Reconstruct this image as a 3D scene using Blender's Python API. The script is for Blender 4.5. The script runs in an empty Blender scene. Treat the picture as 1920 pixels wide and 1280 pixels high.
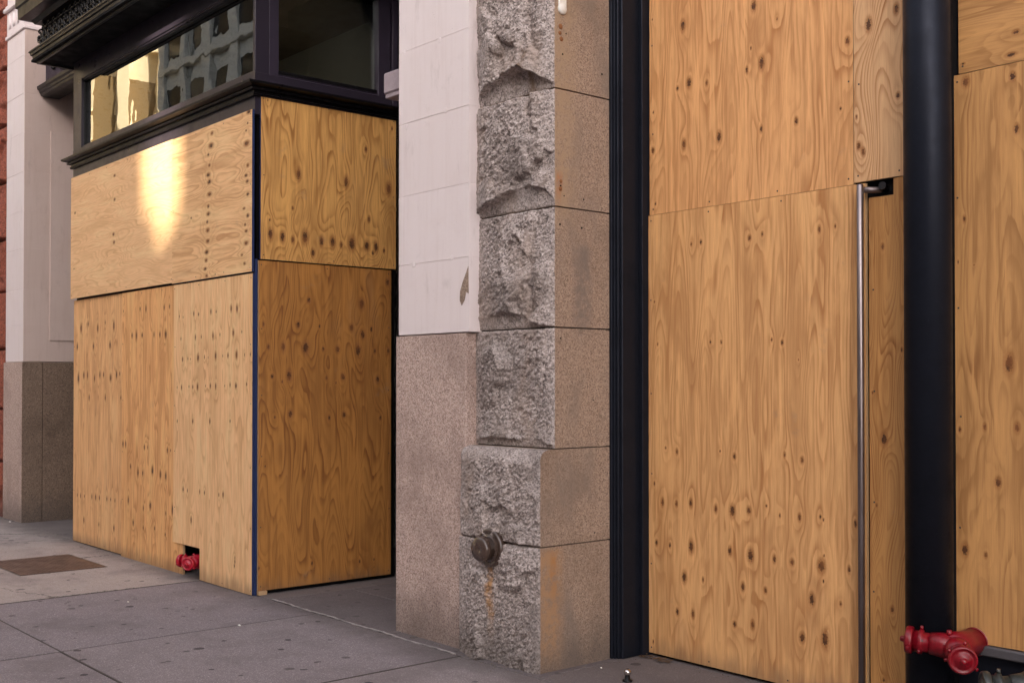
import bpy, bmesh, math, random
import numpy as np
from mathutils import Vector, Matrix
D = bpy.data; C = bpy.context
SC = C.scene
rad = math.radians
random.seed(7)

# ---------------------------------------------------------------- camera
cam = D.cameras.new('camera'); camo = D.objects.new('camera', cam)
SC.collection.objects.link(camo); SC.camera = camo
cam.sensor_width = 36.0; cam.lens = 36.0 * 2140.29 / 1920.0
cam.shift_y = 0.0265; cam.clip_start = 0.05; cam.clip_end = 2000
camo.location = (0, 0, 1.51)
camo.rotation_euler = (rad(90.7475), 0, rad(139.65 - 90))

# ---------------------------------------------------------------- sky, sun, exposure
SUN_DIR = Vector((0.49 * 0.927, -0.872 * 0.927, 0.375)).normalized()
w = D.worlds.new('World'); SC.world = w; w.use_nodes = True
nt = w.node_tree; nt.nodes.clear()
sky = nt.nodes.new('ShaderNodeTexSky'); sky.sky_type = 'NISHITA'; sky.sun_disc = False
sky.sun_elevation = math.asin(SUN_DIR.z)
sky.sun_rotation = math.atan2(SUN_DIR.x, SUN_DIR.y)
sky.air_density = 1.0; sky.dust_density = 4.0; sky.ozone_density = 1.0
hs = nt.nodes.new('ShaderNodeHueSaturation'); hs.inputs['Saturation'].default_value = 0.35
mx = nt.nodes.new('ShaderNodeMixRGB'); mx.blend_type = 'MULTIPLY'; mx.inputs[0].default_value = 1
mx.inputs[2].default_value = (1.02, 0.975, 0.99, 1)
bg = nt.nodes.new('ShaderNodeBackground'); bg.inputs[1].default_value = 0.15
ow = nt.nodes.new('ShaderNodeOutputWorld')
nt.links.new(sky.outputs[0], hs.inputs['Color']); nt.links.new(hs.outputs[0], mx.inputs[1])
nt.links.new(mx.outputs[0], bg.inputs[0]); nt.links.new(bg.outputs[0], ow.inputs[0])
sl = D.lights.new('sun', 'SUN'); sl.energy = 4.0; sl.angle = rad(1.0); sl.color = (1.0, 0.90, 0.74)
so = D.objects.new('sun', sl); SC.collection.objects.link(so)
so.rotation_euler = SUN_DIR.to_track_quat('Z', 'Y').to_euler(); so.location = (20, -30, 30)
SC.view_settings.view_transform = 'Standard'; SC.view_settings.look = 'None'
SC.view_settings.exposure = 1.75; SC.view_settings.gamma = 1.0
SC.cycles.max_bounces = 8; SC.cycles.diffuse_bounces = 4; SC.cycles.glossy_bounces = 4
SC.cycles.caustics_reflective = False; SC.cycles.caustics_refractive = False

# ---------------------------------------------------------------- helpers
def link(o, parent=None):
    SC.collection.objects.link(o)
    if parent is not None: o.parent = parent
    return o
def tag(o, label=None, cat=None, group=None, kind=None):
    if label: o['label'] = label
    if cat: o['category'] = cat
    if group: o['group'] = group
    if kind: o['kind'] = kind
    return o
def thing(name, label, cat, loc, group=None):
    o = D.objects.new(name, None); o.empty_display_size = 0.1
    link(o); o.location = loc
    return tag(o, label, cat, group)
def to_obj(name, bm, mats, parent=None, smooth=False):
    me = D.meshes.new(name); bm.to_mesh(me); bm.free()
    for m in (mats if isinstance(mats, (list, tuple)) else [mats]): me.materials.append(m)
    if smooth: me.polygons.foreach_set('use_smooth', [True] * len(me.polygons))
    o = D.objects.new(name, me); link(o, parent)
    if parent is not None:
        o.matrix_parent_inverse = Matrix.Translation(-Vector(parent.location))
    return o
def box(bm, a, b, bev=0.0, mi=0, seg=1):
    """axis aligned box from corner a to corner b, chamfered"""
    g = bmesh.ops.create_cube(bm, size=1.0)
    vs = g['verts']
    for v in vs:
        v.co = Vector([a[i] + (v.co[i] + 0.5) * (b[i] - a[i]) for i in range(3)])
    fs = {f for v in vs for f in v.link_faces}
    for f in fs: f.material_index = mi
    if bev > 0:
        es = {e for v in vs for e in v.link_edges}
        r = bmesh.ops.bevel(bm, geom=list(es), offset=bev, segments=seg, affect='EDGES', profile=0.5)
        for f in r['faces']: f.material_index = mi
    return vs
def lathe(bm, prof, org, axis, n=24, mi=0, up=(0, 0, 1)):
    """profile [(t, r)] turned about axis through org"""
    ax = Vector(axis).normalized(); u = Vector(up).cross(ax)
    if u.length < 1e-3: u = Vector((1, 0, 0)).cross(ax)
    u.normalize(); v = ax.cross(u); org = Vector(org)
    rings = []
    for t, r in prof:
        rings.append([bm.verts.new(org + ax * t + (u * math.cos(2*math.pi*k/n) + v * math.sin(2*math.pi*k/n)) * max(r, 1e-4)) for k in range(n)])
    for a, b in zip(rings, rings[1:]):
        for k in range(n):
            f = bm.faces.new((a[k], a[(k+1) % n], b[(k+1) % n], b[k])); f.material_index = mi; f.smooth = True
    f = bm.faces.new(rings[-1]); f.material_index = mi
    f = bm.faces.new(rings[0][::-1]); f.material_index = mi
def tube(bm, pts, r, n=12, mi=0):
    pts = [Vector(p) for p in pts]; rings = []
    rs = r if isinstance(r, (list, tuple)) else [r] * len(pts)
    d0 = (pts[1] - pts[0]).normalized()
    u = d0.cross(Vector((0, 0, 1)));
    if u.length < 1e-3: u = d0.cross(Vector((1, 0, 0)))
    u.normalize()
    for i, p in enumerate(pts):
        d = (pts[min(i+1, len(pts)-1)] - pts[max(i-1, 0)]).normalized()
        u = (u - d * u.dot(d)).normalized(); v = d.cross(u)
        rings.append([bm.verts.new(p + (u*math.cos(2*math.pi*k/n) + v*math.sin(2*math.pi*k/n))*rs[i]) for k in range(n)])
    for a, b in zip(rings, rings[1:]):
        for k in range(n):
            f = bm.faces.new((a[k], a[(k+1) % n], b[(k+1) % n], b[k])); f.smooth = True; f.material_index = mi
    bm.faces.new(rings[-1]).material_index = mi; bm.faces.new(rings[0][::-1]).material_index = mi
def sweep(bm, prof, path, mi=0, closed=True):
    """moulding: closed profile [(out, z)] mitred along a plan path [(x, y)]; 'out' is to the right of travel"""
    P = [Vector((p[0], p[1], 0)) for p in path]; nrm = []
    for a, b in zip(P, P[1:]):
        d = (b - a).normalized(); nrm.append(Vector((d.y, -d.x, 0)))
    cols = []
    for i, p in enumerate(P):
        if i == 0: m = nrm[0]
        elif i == len(P)-1: m = nrm[-1]
        else:
            m = nrm[i-1] + nrm[i]; m = m / m.dot(nrm[i])
        cols.append([bm.verts.new(p + m * o + Vector((0, 0, z))) for o, z in prof])
    n = len(prof)
    for a, b in zip(cols, cols[1:]):
        for k in range(n):
            f = bm.faces.new((a[k], b[k], b[(k+1) % n], a[(k+1) % n])); f.material_index = mi
    bm.faces.new(cols[0]); bm.faces.new(cols[-1][::-1])

# numpy perlin noise --------------------------------------------------------
_rs = np.random.RandomState(11); _perm = np.concatenate([_rs.permutation(512)] * 2)
_ga = _rs.rand(512) * 2 * np.pi; _gx, _gy = np.cos(_ga), np.sin(_ga)
def perlin(x, y, seed=0):
    x = x + seed * 17.31; y = y + seed * 9.77
    xi = np.floor(x).astype(int); yi = np.floor(y).astype(int); xf = x - xi; yf = y - yi
    u = xf**3 * (xf * (xf*6 - 15) + 10); v = yf**3 * (yf * (yf*6 - 15) + 10)
    def g(ix, iy, dx, dy):
        h = _perm[(_perm[ix & 511] + iy) & 511]; return _gx[h]*dx + _gy[h]*dy
    a = g(xi, yi, xf, yf); b = g(xi+1, yi, xf-1, yf); c = g(xi, yi+1, xf, yf-1); d = g(xi+1, yi+1, xf-1, yf-1)
    return ((a*(1-u) + b*u)*(1-v) + (c*(1-u) + d*u)*v) * 1.5
def fbm(x, y, seed=0, oct=4, gain=0.5, ridged=False):
    s = 0; a = 1.0; f = 1.0
    for o in range(oct):
        n = perlin(x*f, y*f, seed + o*3.3)
        if ridged: n = 0.6 - 2*np.abs(n)
        s = s + a*n; a *= gain; f *= 2.03
    return s
def grid_mesh(name, co, nu, nv, mats, parent=None, smooth=True, attrs=None, uv=None, extra=None, matidx=None):
    """co: (nv*nu,3) grid verts (v rows); extra = (verts, faces, mat index) appended"""
    idx = np.arange(nu*nv).reshape(nv, nu)
    q = np.stack([idx[:-1, :-1], idx[:-1, 1:], idx[1:, 1:], idx[1:, :-1]], -1).reshape(-1, 4)
    faces = [q]; mi = np.zeros(len(q), np.int32) if matidx is None else matidx
    sm = np.full(len(q), smooth)
    if extra is not None:
        ev, ef, em = extra
        faces.append(np.array(ef) + len(co)); co = np.vstack([co, ev])
        mi = np.concatenate([mi, np.full(len(ef), em)]); sm = np.concatenate([sm, np.zeros(len(ef), bool)])
    F = np.vstack(faces).astype(np.int32)
    me = D.meshes.new(name)
    me.vertices.add(len(co)); me.vertices.foreach_set('co', co.astype(np.float32).ravel())
    me.loops.add(F.size); me.loops.foreach_set('vertex_index', F.ravel())
    me.polygons.add(len(F)); me.polygons.foreach_set('loop_start', np.arange(0, F.size, 4, dtype=np.int32))
    try: me.polygons.foreach_set('loop_total', np.full(len(F), 4, np.int32))
    except Exception: pass
    me.polygons.foreach_set('material_index', mi.astype(np.int32))
    me.polygons.foreach_set('use_smooth', sm)
    for m in mats: me.materials.append(m)
    for k, a in (attrs or {}).items():
        full = np.zeros(len(co), np.float32); full[:len(a)] = a
        at = me.attributes.new(k, 'FLOAT', 'POINT'); at.data.foreach_set('value', full)
    if uv is not None:
        full = np.zeros((len(co), 2), np.float32); full[:len(uv)] = uv
        ul = me.uv_layers.new(name='grain'); ul.data.foreach_set('uv', full[F.ravel()].ravel())
    me.update(calc_edges=True); me.validate()
    o = D.objects.new(name, me); link(o, parent)
    if parent is not None: o.matrix_parent_inverse = Matrix.Translation(-Vector(parent.location))
    return o
BOXF = [(0,1,5,4),(1,2,6,5),(2,3,7,6),(3,0,4,7),(0,3,2,1)]   # open top (the grid closes it)

# ---------------------------------------------------------------- materials
class NT:
    def __init__(s, name, rough=0.6, metal=0.0, spec=0.5):
        s.m = D.materials.new(name); s.m.use_nodes = True; s.t = s.m.node_tree
        s.b = s.t.nodes['Principled BSDF']
        s.b.inputs['Roughness'].default_value = rough; s.b.inputs['Metallic'].default_value = metal
        s.b.inputs['Specular IOR Level'].default_value = spec
        s.tc = s.n('ShaderNodeTexCoord')
    def n(s, typ, **kw):
        x = s.t.nodes.new(typ)
        for k, v in kw.items():
            if k[0] == '_': setattr(x, k[1:], v)
            else:
                key = int(k[1:]) if k[0] == 'i' and k[1:].isdigit() else k
                s.put(x.inputs[key], v)
        return x
    def put(s, sock, v):
        if isinstance(v, bpy.types.NodeSocket): s.t.links.new(v, sock)
        elif isinstance(v, bpy.types.Node): s.t.links.new(v.outputs[0], sock)
        else:
            if isinstance(v, tuple) and len(v) == 3 and sock.type == 'RGBA': v = (*v, 1)
            sock.default_value = v
    def math(s, op, a, b=0.0, c=0.0, clamp=False):
        x = s.n('ShaderNodeMath', _operation=op, i0=a, i1=b, i2=c); x.use_clamp = clamp; return x.outputs[0]
    def mix(s, f, a, b, mode='MIX'):
        return s.n('ShaderNodeMixRGB', _blend_type=mode, i0=f, i1=a, i2=b).outputs[0]
    def smooth(s, v, lo, hi, a=0.0, b=1.0):
        x = s.n('ShaderNodeMapRange', _interpolation_type='SMOOTHSTEP'); s.put(x.inputs[0], v)
        for i, q in enumerate((lo, hi, a, b)): x.inputs[i+1].default_value = q
        return x.outputs[0]
    def lin(s, v, lo, hi, a=0.0, b=1.0):
        x = s.n('ShaderNodeMapRange'); s.put(x.inputs[0], v)
        for i, q in enumerate((lo, hi, a, b)): x.inputs[i+1].default_value = q
        return x.outputs[0]
    def co(s, scale=(1, 1, 1), kind='Object', loc=(0, 0, 0)):
        return s.n('ShaderNodeMapping', i0=s.tc.outputs[kind], Scale=scale, Location=loc).outputs[0]
    def noise(s, vec, scale, detail=4.0, rough=0.5, dist=0.0, out=0):
        return s.n('ShaderNodeTexNoise', Vector=vec, Scale=scale, Detail=detail, Roughness=rough, Distortion=dist).outputs[out]
    def vor(s, vec, scale, out=0, feature='F1', rand=1.0):
        x = s.n('ShaderNodeTexVoronoi', _feature=feature, Vector=vec, Scale=scale); x.inputs['Randomness'].default_value = rand
        return x.outputs[out]
    def attr(s, name):
        return s.n('ShaderNodeAttribute', _attribute_name=name).outputs['Fac']
    def ramp(s, f, stops):
        x = s.n('ShaderNodeValToRGB', i0=f); e = x.color_ramp.elements
        while len(e) > 1: e.remove(e[-1])
        e[0].position = stops[0][0]; e[0].color = (*stops[0][1], 1)
        for p, c in stops[1:]:
            k = e.new(p); k.color = (*c, 1)
        return x.outputs[0]
    def bump(s, h, dist, strength=1.0, prev=None):
        x = s.n('ShaderNodeBump', Height=h, Distance=dist, Strength=strength)
        if prev is not None: s.put(x.inputs['Normal'], prev)
        return x.outputs[0]
    def done(s, color=None, rough=None, normal=None):
        if color is not None: s.put(s.b.inputs['Base Color'], color)
        if rough is not None: s.put(s.b.inputs['Roughness'], rough)
        if normal is not None: s.put(s.b.inputs['Normal'], normal)
        return s.m

def ply_mat(name, light=(0.60, 0.375, 0.185), late=(0.36, 0.165, 0.060), line=0.6, blotch=1.0, fine=1.0):
    light = (light[0]*1.05, light[1]*0.995, light[2]*0.94); late = (late[0]*0.92, late[1]*0.85, late[2]*0.78)
    s = NT(name, 0.62, 0, 0.35)
    uv = s.n('ShaderNodeUVMap', _uv_map='grain').outputs[0]
    m1 = s.n('ShaderNodeMapping', i0=uv, Scale=(1, 0.035, 1)).outputs[0]
    m2 = s.n('ShaderNodeMapping', i0=uv, Scale=(1, 0.22, 1)).outputs[0]
    fib = s.noise(m1, 230, 4, 0.7); streak = s.noise(m1, 38, 4, 0.6); blot = s.noise(m2, 5.5, 4, 0.55, 0.6)
    ring = s.attr('ring')
    rj = s.math('ADD', ring, s.math('MULTIPLY', s.math('SUBTRACT', s.noise(m1, 90, 2), 0.5), 0.22))
    fr = s.math('FRACT', rj)
    late_f = s.math('MULTIPLY', s.math('POWER', s.smooth(fr, 0.15, 0.90), 1.8), s.smooth(fr, 0.90, 1.0, 1, 0))
    # every growth ring has its own strength
    rid = s.n('ShaderNodeTexWhiteNoise', _noise_dimensions='1D', W=s.math('FLOOR', rj)).outputs[0]
    late_f = s.math('MULTIPLY', late_f, s.lin(rid, 0, 1, 0.35, 1.15))
    late_f = s.math('MULTIPLY', late_f, s.smooth(s.noise(m2, 9, 2), 0.25, 0.62, 0.45, 1.0))
    col = s.mix(s.math('MULTIPLY', late_f, line), light, late)
    col = s.mix(s.smooth(streak, 0.49, 0.66, 0, 0.56*blotch), col, tuple(a*0.3+b*0.7 for a, b in zip(light, late)))
    col = s.mix(s.smooth(streak, 0.48, 0.30, 0, 0.55*blotch), col, tuple(min(0.9, a*1.2) for a in light))
    col = s.mix(s.smooth(blot, 0.50, 0.68, 0, 0.55*blotch), col, tuple(a*0.45+b*0.45 for a, b in zip(light, late)))
    col = s.mix(s.smooth(blot, 0.49, 0.32, 0, 0.45*blotch), col, tuple(min(0.9, a*1.18) for a in light))
    col = s.mix(s.lin(fib, 0.30, 0.70, 0.30*fine, 0.0), col, (0.24, 0.11, 0.04))
    # faint grey handling dirt
    dirt = s.noise(m2, 2.3, 5, 0.65)
    col = s.mix(s.smooth(dirt, 0.58, 0.85, 0, 0.35), col, (0.30, 0.22, 0.16))
    col = s.mix(s.math('MULTIPLY', s.attr('smear'), s.smooth(streak, 0.30, 0.60, 0.25, 0.75)), col, tuple(a*0.25+b*0.6 for a, b in zip(light, late)))
    wz = s.n('ShaderNodeSeparateXYZ', i0=s.n('ShaderNodeNewGeometry').outputs[0]).outputs[2]
    damp = s.math('ADD', wz, s.math('MULTIPLY', s.noise(m2, 16, 4, 0.6), -0.22))
    col = s.mix(s.smooth(damp, 0.03, -0.12, 0, 0.55), col, (0.16, 0.10, 0.06))
    scuff = s.math('MULTIPLY', s.smooth(s.noise(uv, 3.1, 8, 0.72), 0.60, 0.68), s.smooth(s.noise(uv, 1.1, 2), 0.45, 0.6))
    col = s.mix(s.math('MULTIPLY', scuff, 0.28), col, (0.25, 0.18, 0.13))
    # knots
    kd = s.attr('knot'); kn = s.math('ADD', kd, s.math('MULTIPLY', s.math('SUBTRACT', s.noise(uv, 120, 3), 0.5), 2.2))
    col = s.mix(s.smooth(kn, 2.7, 1.2, 0, 0.5), col, (0.34, 0.14, 0.045))
    kc = s.mix(s.smooth(s.noise(uv, 17, 1), 0.40, 0.58), (0.035, 0.013, 0.006), (0.17, 0.062, 0.018))
    col = s.mix(s.smooth(kn, 1.45, 0.75, 0, 0.95), col, kc)
    col = s.mix(s.smooth(kn, 0.80, 0.30, 0, 0.5), col, (0.15, 0.055, 0.018))
    ring_h = s.math('MULTIPLY', s.smooth(kd, 4.5, 2.6), s.smooth(kd, 1.6, 2.6)); col = s.mix(s.math('MULTIPLY', ring_h, 0.17), col, tuple(min(0.95, a*1.35) for a in light))
    h = s.math('ADD', s.math('MULTIPLY', fib, 0.3), s.math('MULTIPLY', s.smooth(kd, 2.2, 0.9), -2.2))
    h = s.math('ADD', h, s.math('MULTIPLY', late_f, -0.15))
    nb = s.bump(h, 0.0011, 0.8)
    return s.done(col, s.lin(blot, 0.3, 0.8, 0.52, 0.72), nb)

def granite(name, c1, c2, c3, dark=(0.05, 0.045, 0.042), stain=None, scale=150, bump=0.0008, rough=0.75, spk=0.75, streaks=()):
    s = NT(name, rough, 0, 0.4); o = s.co()
    a = s.vor(o, scale, out=1); g = s.n('ShaderNodeSeparateColor', i0=a).outputs[0]
    col = s.ramp(g, [(0.0, dark), (0.16, dark), (0.22, c1), (0.55, c2), (0.80, c3), (1.0, c3)])
    col = s.mix(1-spk, col, c2)
    n = s.noise(o, 40, 6, 0.75)
    col = s.mix(s.lin(n, 0.3, 0.7, 0.45, 0), col, tuple(x*0.45 for x in c2))
    big = s.noise(o, 2.6, 5, 0.6)
    col = s.mix(s.smooth(big, 0.46, 0.75, 0, 0.5), col, tuple(x*0.55 for x in c1))
    if stain:
        col = s.mix(s.smooth(s.noise(s.co((1, 1, .45), loc=(3, 1, 2)), 3.4, 5, 0.6), 0.47, 0.72, 0, 0.75), col, stain)
    # splash dirt rising from the pavement
    z = s.n('ShaderNodeSeparateXYZ', i0=s.tc.outputs['Object']).outputs[2]
    low = s.math('ADD', z, s.math('MULTIPLY', s.noise(o, 9, 5), -0.35))
    col = s.mix(s.smooth(low, 0.22, -0.16, 0, 0.55), col, (0.075, 0.062, 0.055))
    for (axis, c0, wd, zt, zb, sc) in streaks:
        x = s.n('ShaderNodeSeparateXYZ', i0=s.tc.outputs['Object']).outputs[axis]
        wob = s.math('MULTIPLY', s.math('SUBTRACT', s.noise(o, 11, 4, 0.6), 0.5), 0.05)
        dx = s.math('ABSOLUTE', s.math('SUBTRACT', s.math('ADD', x, wob), c0))
        f = s.math('MULTIPLY', s.smooth(dx, wd, wd*0.25), s.math('MULTIPLY', s.smooth(z, zt+0.03, zt-0.03), s.smooth(z, zb-0.1, zb+0.18)))
        f = s.math('MULTIPLY', f, s.smooth(s.noise(o, 18, 5, 0.7), 0.30, 0.62, 0.15, 0.9))
        col = s.mix(f, col, sc)
    h = s.math('ADD', s.math('MULTIPLY', n, 0.7), s.math('MULTIPLY', g, 0.3))
    return s.done(col, None, s.bump(h, bump, 1.0))

def paint(name, col, rough=0.4, var=0.15, spec=0.5, chip=None, metal=0.0, bump=0.0003, coat=0.0):
    s = NT(name, rough, metal, spec); o = s.co()
    n = s.noise(o, 7, 6, 0.65); f = s.noise(o, 90, 4, 0.6)
    c = s.mix(s.smooth(n, 0.35, 0.75, 0, var), col, tuple(x*0.45 for x in col))
    c = s.mix(s.smooth(f, 0.55, 0.8, 0, var*0.8), c, tuple(min(1, x*1.5+0.005) for x in col))
    if chip:
        c = s.mix(s.smooth(s.noise(o, 34, 5, 0.7), 0.66, 0.70, 0, 0.9), c, chip)
    if coat: s.b.inputs['Coat Weight'].default_value = coat; s.b.inputs['Coat Roughness'].default_value = 0.12
    return s.done(c, s.lin(n, 0.3, 0.7, rough*0.75, min(1, rough*1.3)), s.bump(f, bump, 1.0))

M = {}
M['white'] = None
def m_whitepaint(name, base, stain):
    s = NT(name, 0.55, 0, 0.4); o = s.co()
    st = s.noise(s.co((1, 1, 0.06)), 26, 4, 0.6); n = s.noise(o, 3, 5, 0.6); sp = s.vor(o, 60)
    c = s.mix(s.smooth(st, 0.45, 0.8, 0, 0.30), base, stain)
    c = s.mix(s.smooth(n, 0.45, 0.8, 0, 0.35), c, stain)
    c = s.mix(s.math('MULTIPLY', s.smooth(sp, 0.10, 0.05), s.smooth(s.noise(o, 8, 2), 0.60, 0.66)), c, (0.12, 0.08, 0.07))
    c = s.mix(s.smooth(s.noise(o, 1.3, 8, 0.75), 0.60, 0.72, 0, 0.3), c, tuple(x*0.6 for x in stain))
    c = s.mix(s.math('MULTIPLY', s.attr('tint'), 0.20), c, stain)
    c = s.mix(s.smooth(s.noise(s.co((1, 1, .25)), 9, 6, 0.7), 0.56, 0.74, 0, 0.35), c, tuple(x*0.7 for x in stain))
    return s.done(c, None, s.bump(s.math('ADD', s.noise(o, 55, 4, 0.6), st), 0.0012, 0.7))
M['white'] = m_whitepaint('pale_pink_white_paint', (0.755, 0.675, 0.665), (0.62, 0.52, 0.49))
M['white_shaded'] = m_whitepaint('shaded_side_paint', (0.60, 0.475, 0.42), (0.48, 0.35, 0.29))  # same white paint, with the side's warm shade put into its colour
M['rock'] = granite('split_faced_granite', (0.26, 0.215, 0.195), (0.415, 0.35, 0.32), (0.65, 0.565, 0.53), dark=(0.085, 0.07, 0.064), stain=(0.31, 0.235, 0.19), scale=130, bump=0.0035, rough=0.8, streaks=((0, -4.835, 0.035, 0.53, 0.18, (0.36, 0.18, 0.06)), (0, -4.62, 0.05, 3.3, 3.0, (0.20, 0.13, 0.08))))
M['dressed'] = granite('dressed_granite', (0.27, 0.185, 0.13), (0.35, 0.25, 0.185), (0.46, 0.35, 0.27), dark=(0.12, 0.08, 0.06), stain=(0.20, 0.155, 0.125), scale=170, rough=0.7, streaks=((1, 4.08, 0.22, 3.60, 2.35, (0.35, 0.245, 0.155)), (1, 4.04, 0.13, 0.64, 0.05, (0.36, 0.21, 0.11)), (1, 4.07, 0.035, 0.62, 0.36, (0.36, 0.17, 0.06)), (1, 4.28, 0.10, 2.25, 1.75, (0.17, 0.135, 0.115)), (1, 4.11, 0.03, 2.62, 2.5, (0.40, 0.13, 0.03))))  # pier side tan: iron stain plus warm bounce light put into the colour
M['pink'] = granite('pink_granite_slab', (0.42, 0.29, 0.24), (0.53, 0.385, 0.325), (0.72, 0.58, 0.51), dark=(0.16, 0.10, 0.08), scale=165, rough=0.6)
M['brown'] = granite('shaded_granite_slab', (0.16, 0.105, 0.07), (0.23, 0.155, 0.11), (0.36, 0.26, 0.19), dark=(0.07, 0.05, 0.035), scale=165, rough=0.6)  # the pink granite again, side faces' shade put into the colour
M['redstone'] = granite('red_sandstone', (0.20, 0.055, 0.03), (0.30, 0.085, 0.05), (0.38, 0.12, 0.07), dark=(0.09, 0.03, 0.025), scale=90, bump=0.003, rough=0.85)
M['mortar'] = paint('dark_mortar', (0.05, 0.04, 0.035), 0.9)
M['black'] = paint('black_iron_paint', (0.026, 0.020, 0.030), 0.34, 0.25, 0.40, bump=0.0006)
M['iron'] = paint('weathered_black_iron', (0.006, 0.005, 0.006), 0.34, 0.3, 0.28, bump=0.0008)
M['purple'] = paint('purple_black_paint', (0.030, 0.022, 0.036), 0.5, 0.3, 0.3)
M['navy'] = paint('blue_black_steel', (0.014, 0.0165, 0.025), 0.42, 0.4, 0.16, chip=(0.022, 0.026, 0.038), metal=0.45, bump=0.0004)
M['bluepaint'] = paint('blue_edge_paint', (0.010, 0.024, 0.095), 0.6, 0.5)
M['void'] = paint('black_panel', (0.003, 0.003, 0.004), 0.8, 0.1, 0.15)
M['red'] = paint('glossy_red_enamel', (0.20, 0.003, 0.010), 0.33, 0.6, 0.4, chip=(0.07, 0.045, 0.04), bump=0.002, coat=0.15)
M['red2'] = paint('bright_red_enamel', (0.36, 0.006, 0.022), 0.33, 0.4, 0.4, chip=(0.10, 0.03, 0.03), bump=0.0012, coat=0.2)
M['green'] = paint('grey_green_enamel', (0.032, 0.035, 0.031), 0.35, 0.4, 0.5, chip=(0.20, 0.19, 0.17), bump=0.0006)
M['bronze'] = paint('brown_painted_bronze', (0.060, 0.036, 0.026), 0.28, 0.4, 0.6, bump=0.0006, coat=0.5)
M['steel'] = paint('brushed_steel', (0.24, 0.205, 0.205), 0.42, 0.03, 0.5, metal=1.0, bump=0.0)
M['chrome'] = paint('worn_chrome', (0.62, 0.58, 0.55), 0.2, 0.5, 0.5, metal=1.0)
M['rust'] = paint('rusty_iron_plate', (0.135, 0.075, 0.052), 0.5, 0.5, 0.5, chip=(0.20, 0.12, 0.09), metal=0.35)
M['plaster'] = paint('white_interior_plaster', (0.80, 0.76, 0.70), 0.8)
M['ceil'] = paint('brown_ceiling', (0.28, 0.21, 0.16), 0.8)
M['plastic'] = paint('white_plastic', (0.78, 0.76, 0.70), 0.45, 0.1)
M['greystone'] = paint('grey_stone', (0.33, 0.27, 0.29), 0.75, 0.4, bump=0.002)
M['wood_edge'] = paint('raw_wood', (0.50, 0.32, 0.17), 0.7, 0.3)
M['caulk'] = paint('pale_caulk', (0.33, 0.295, 0.285), 0.85, 0.9)
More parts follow.
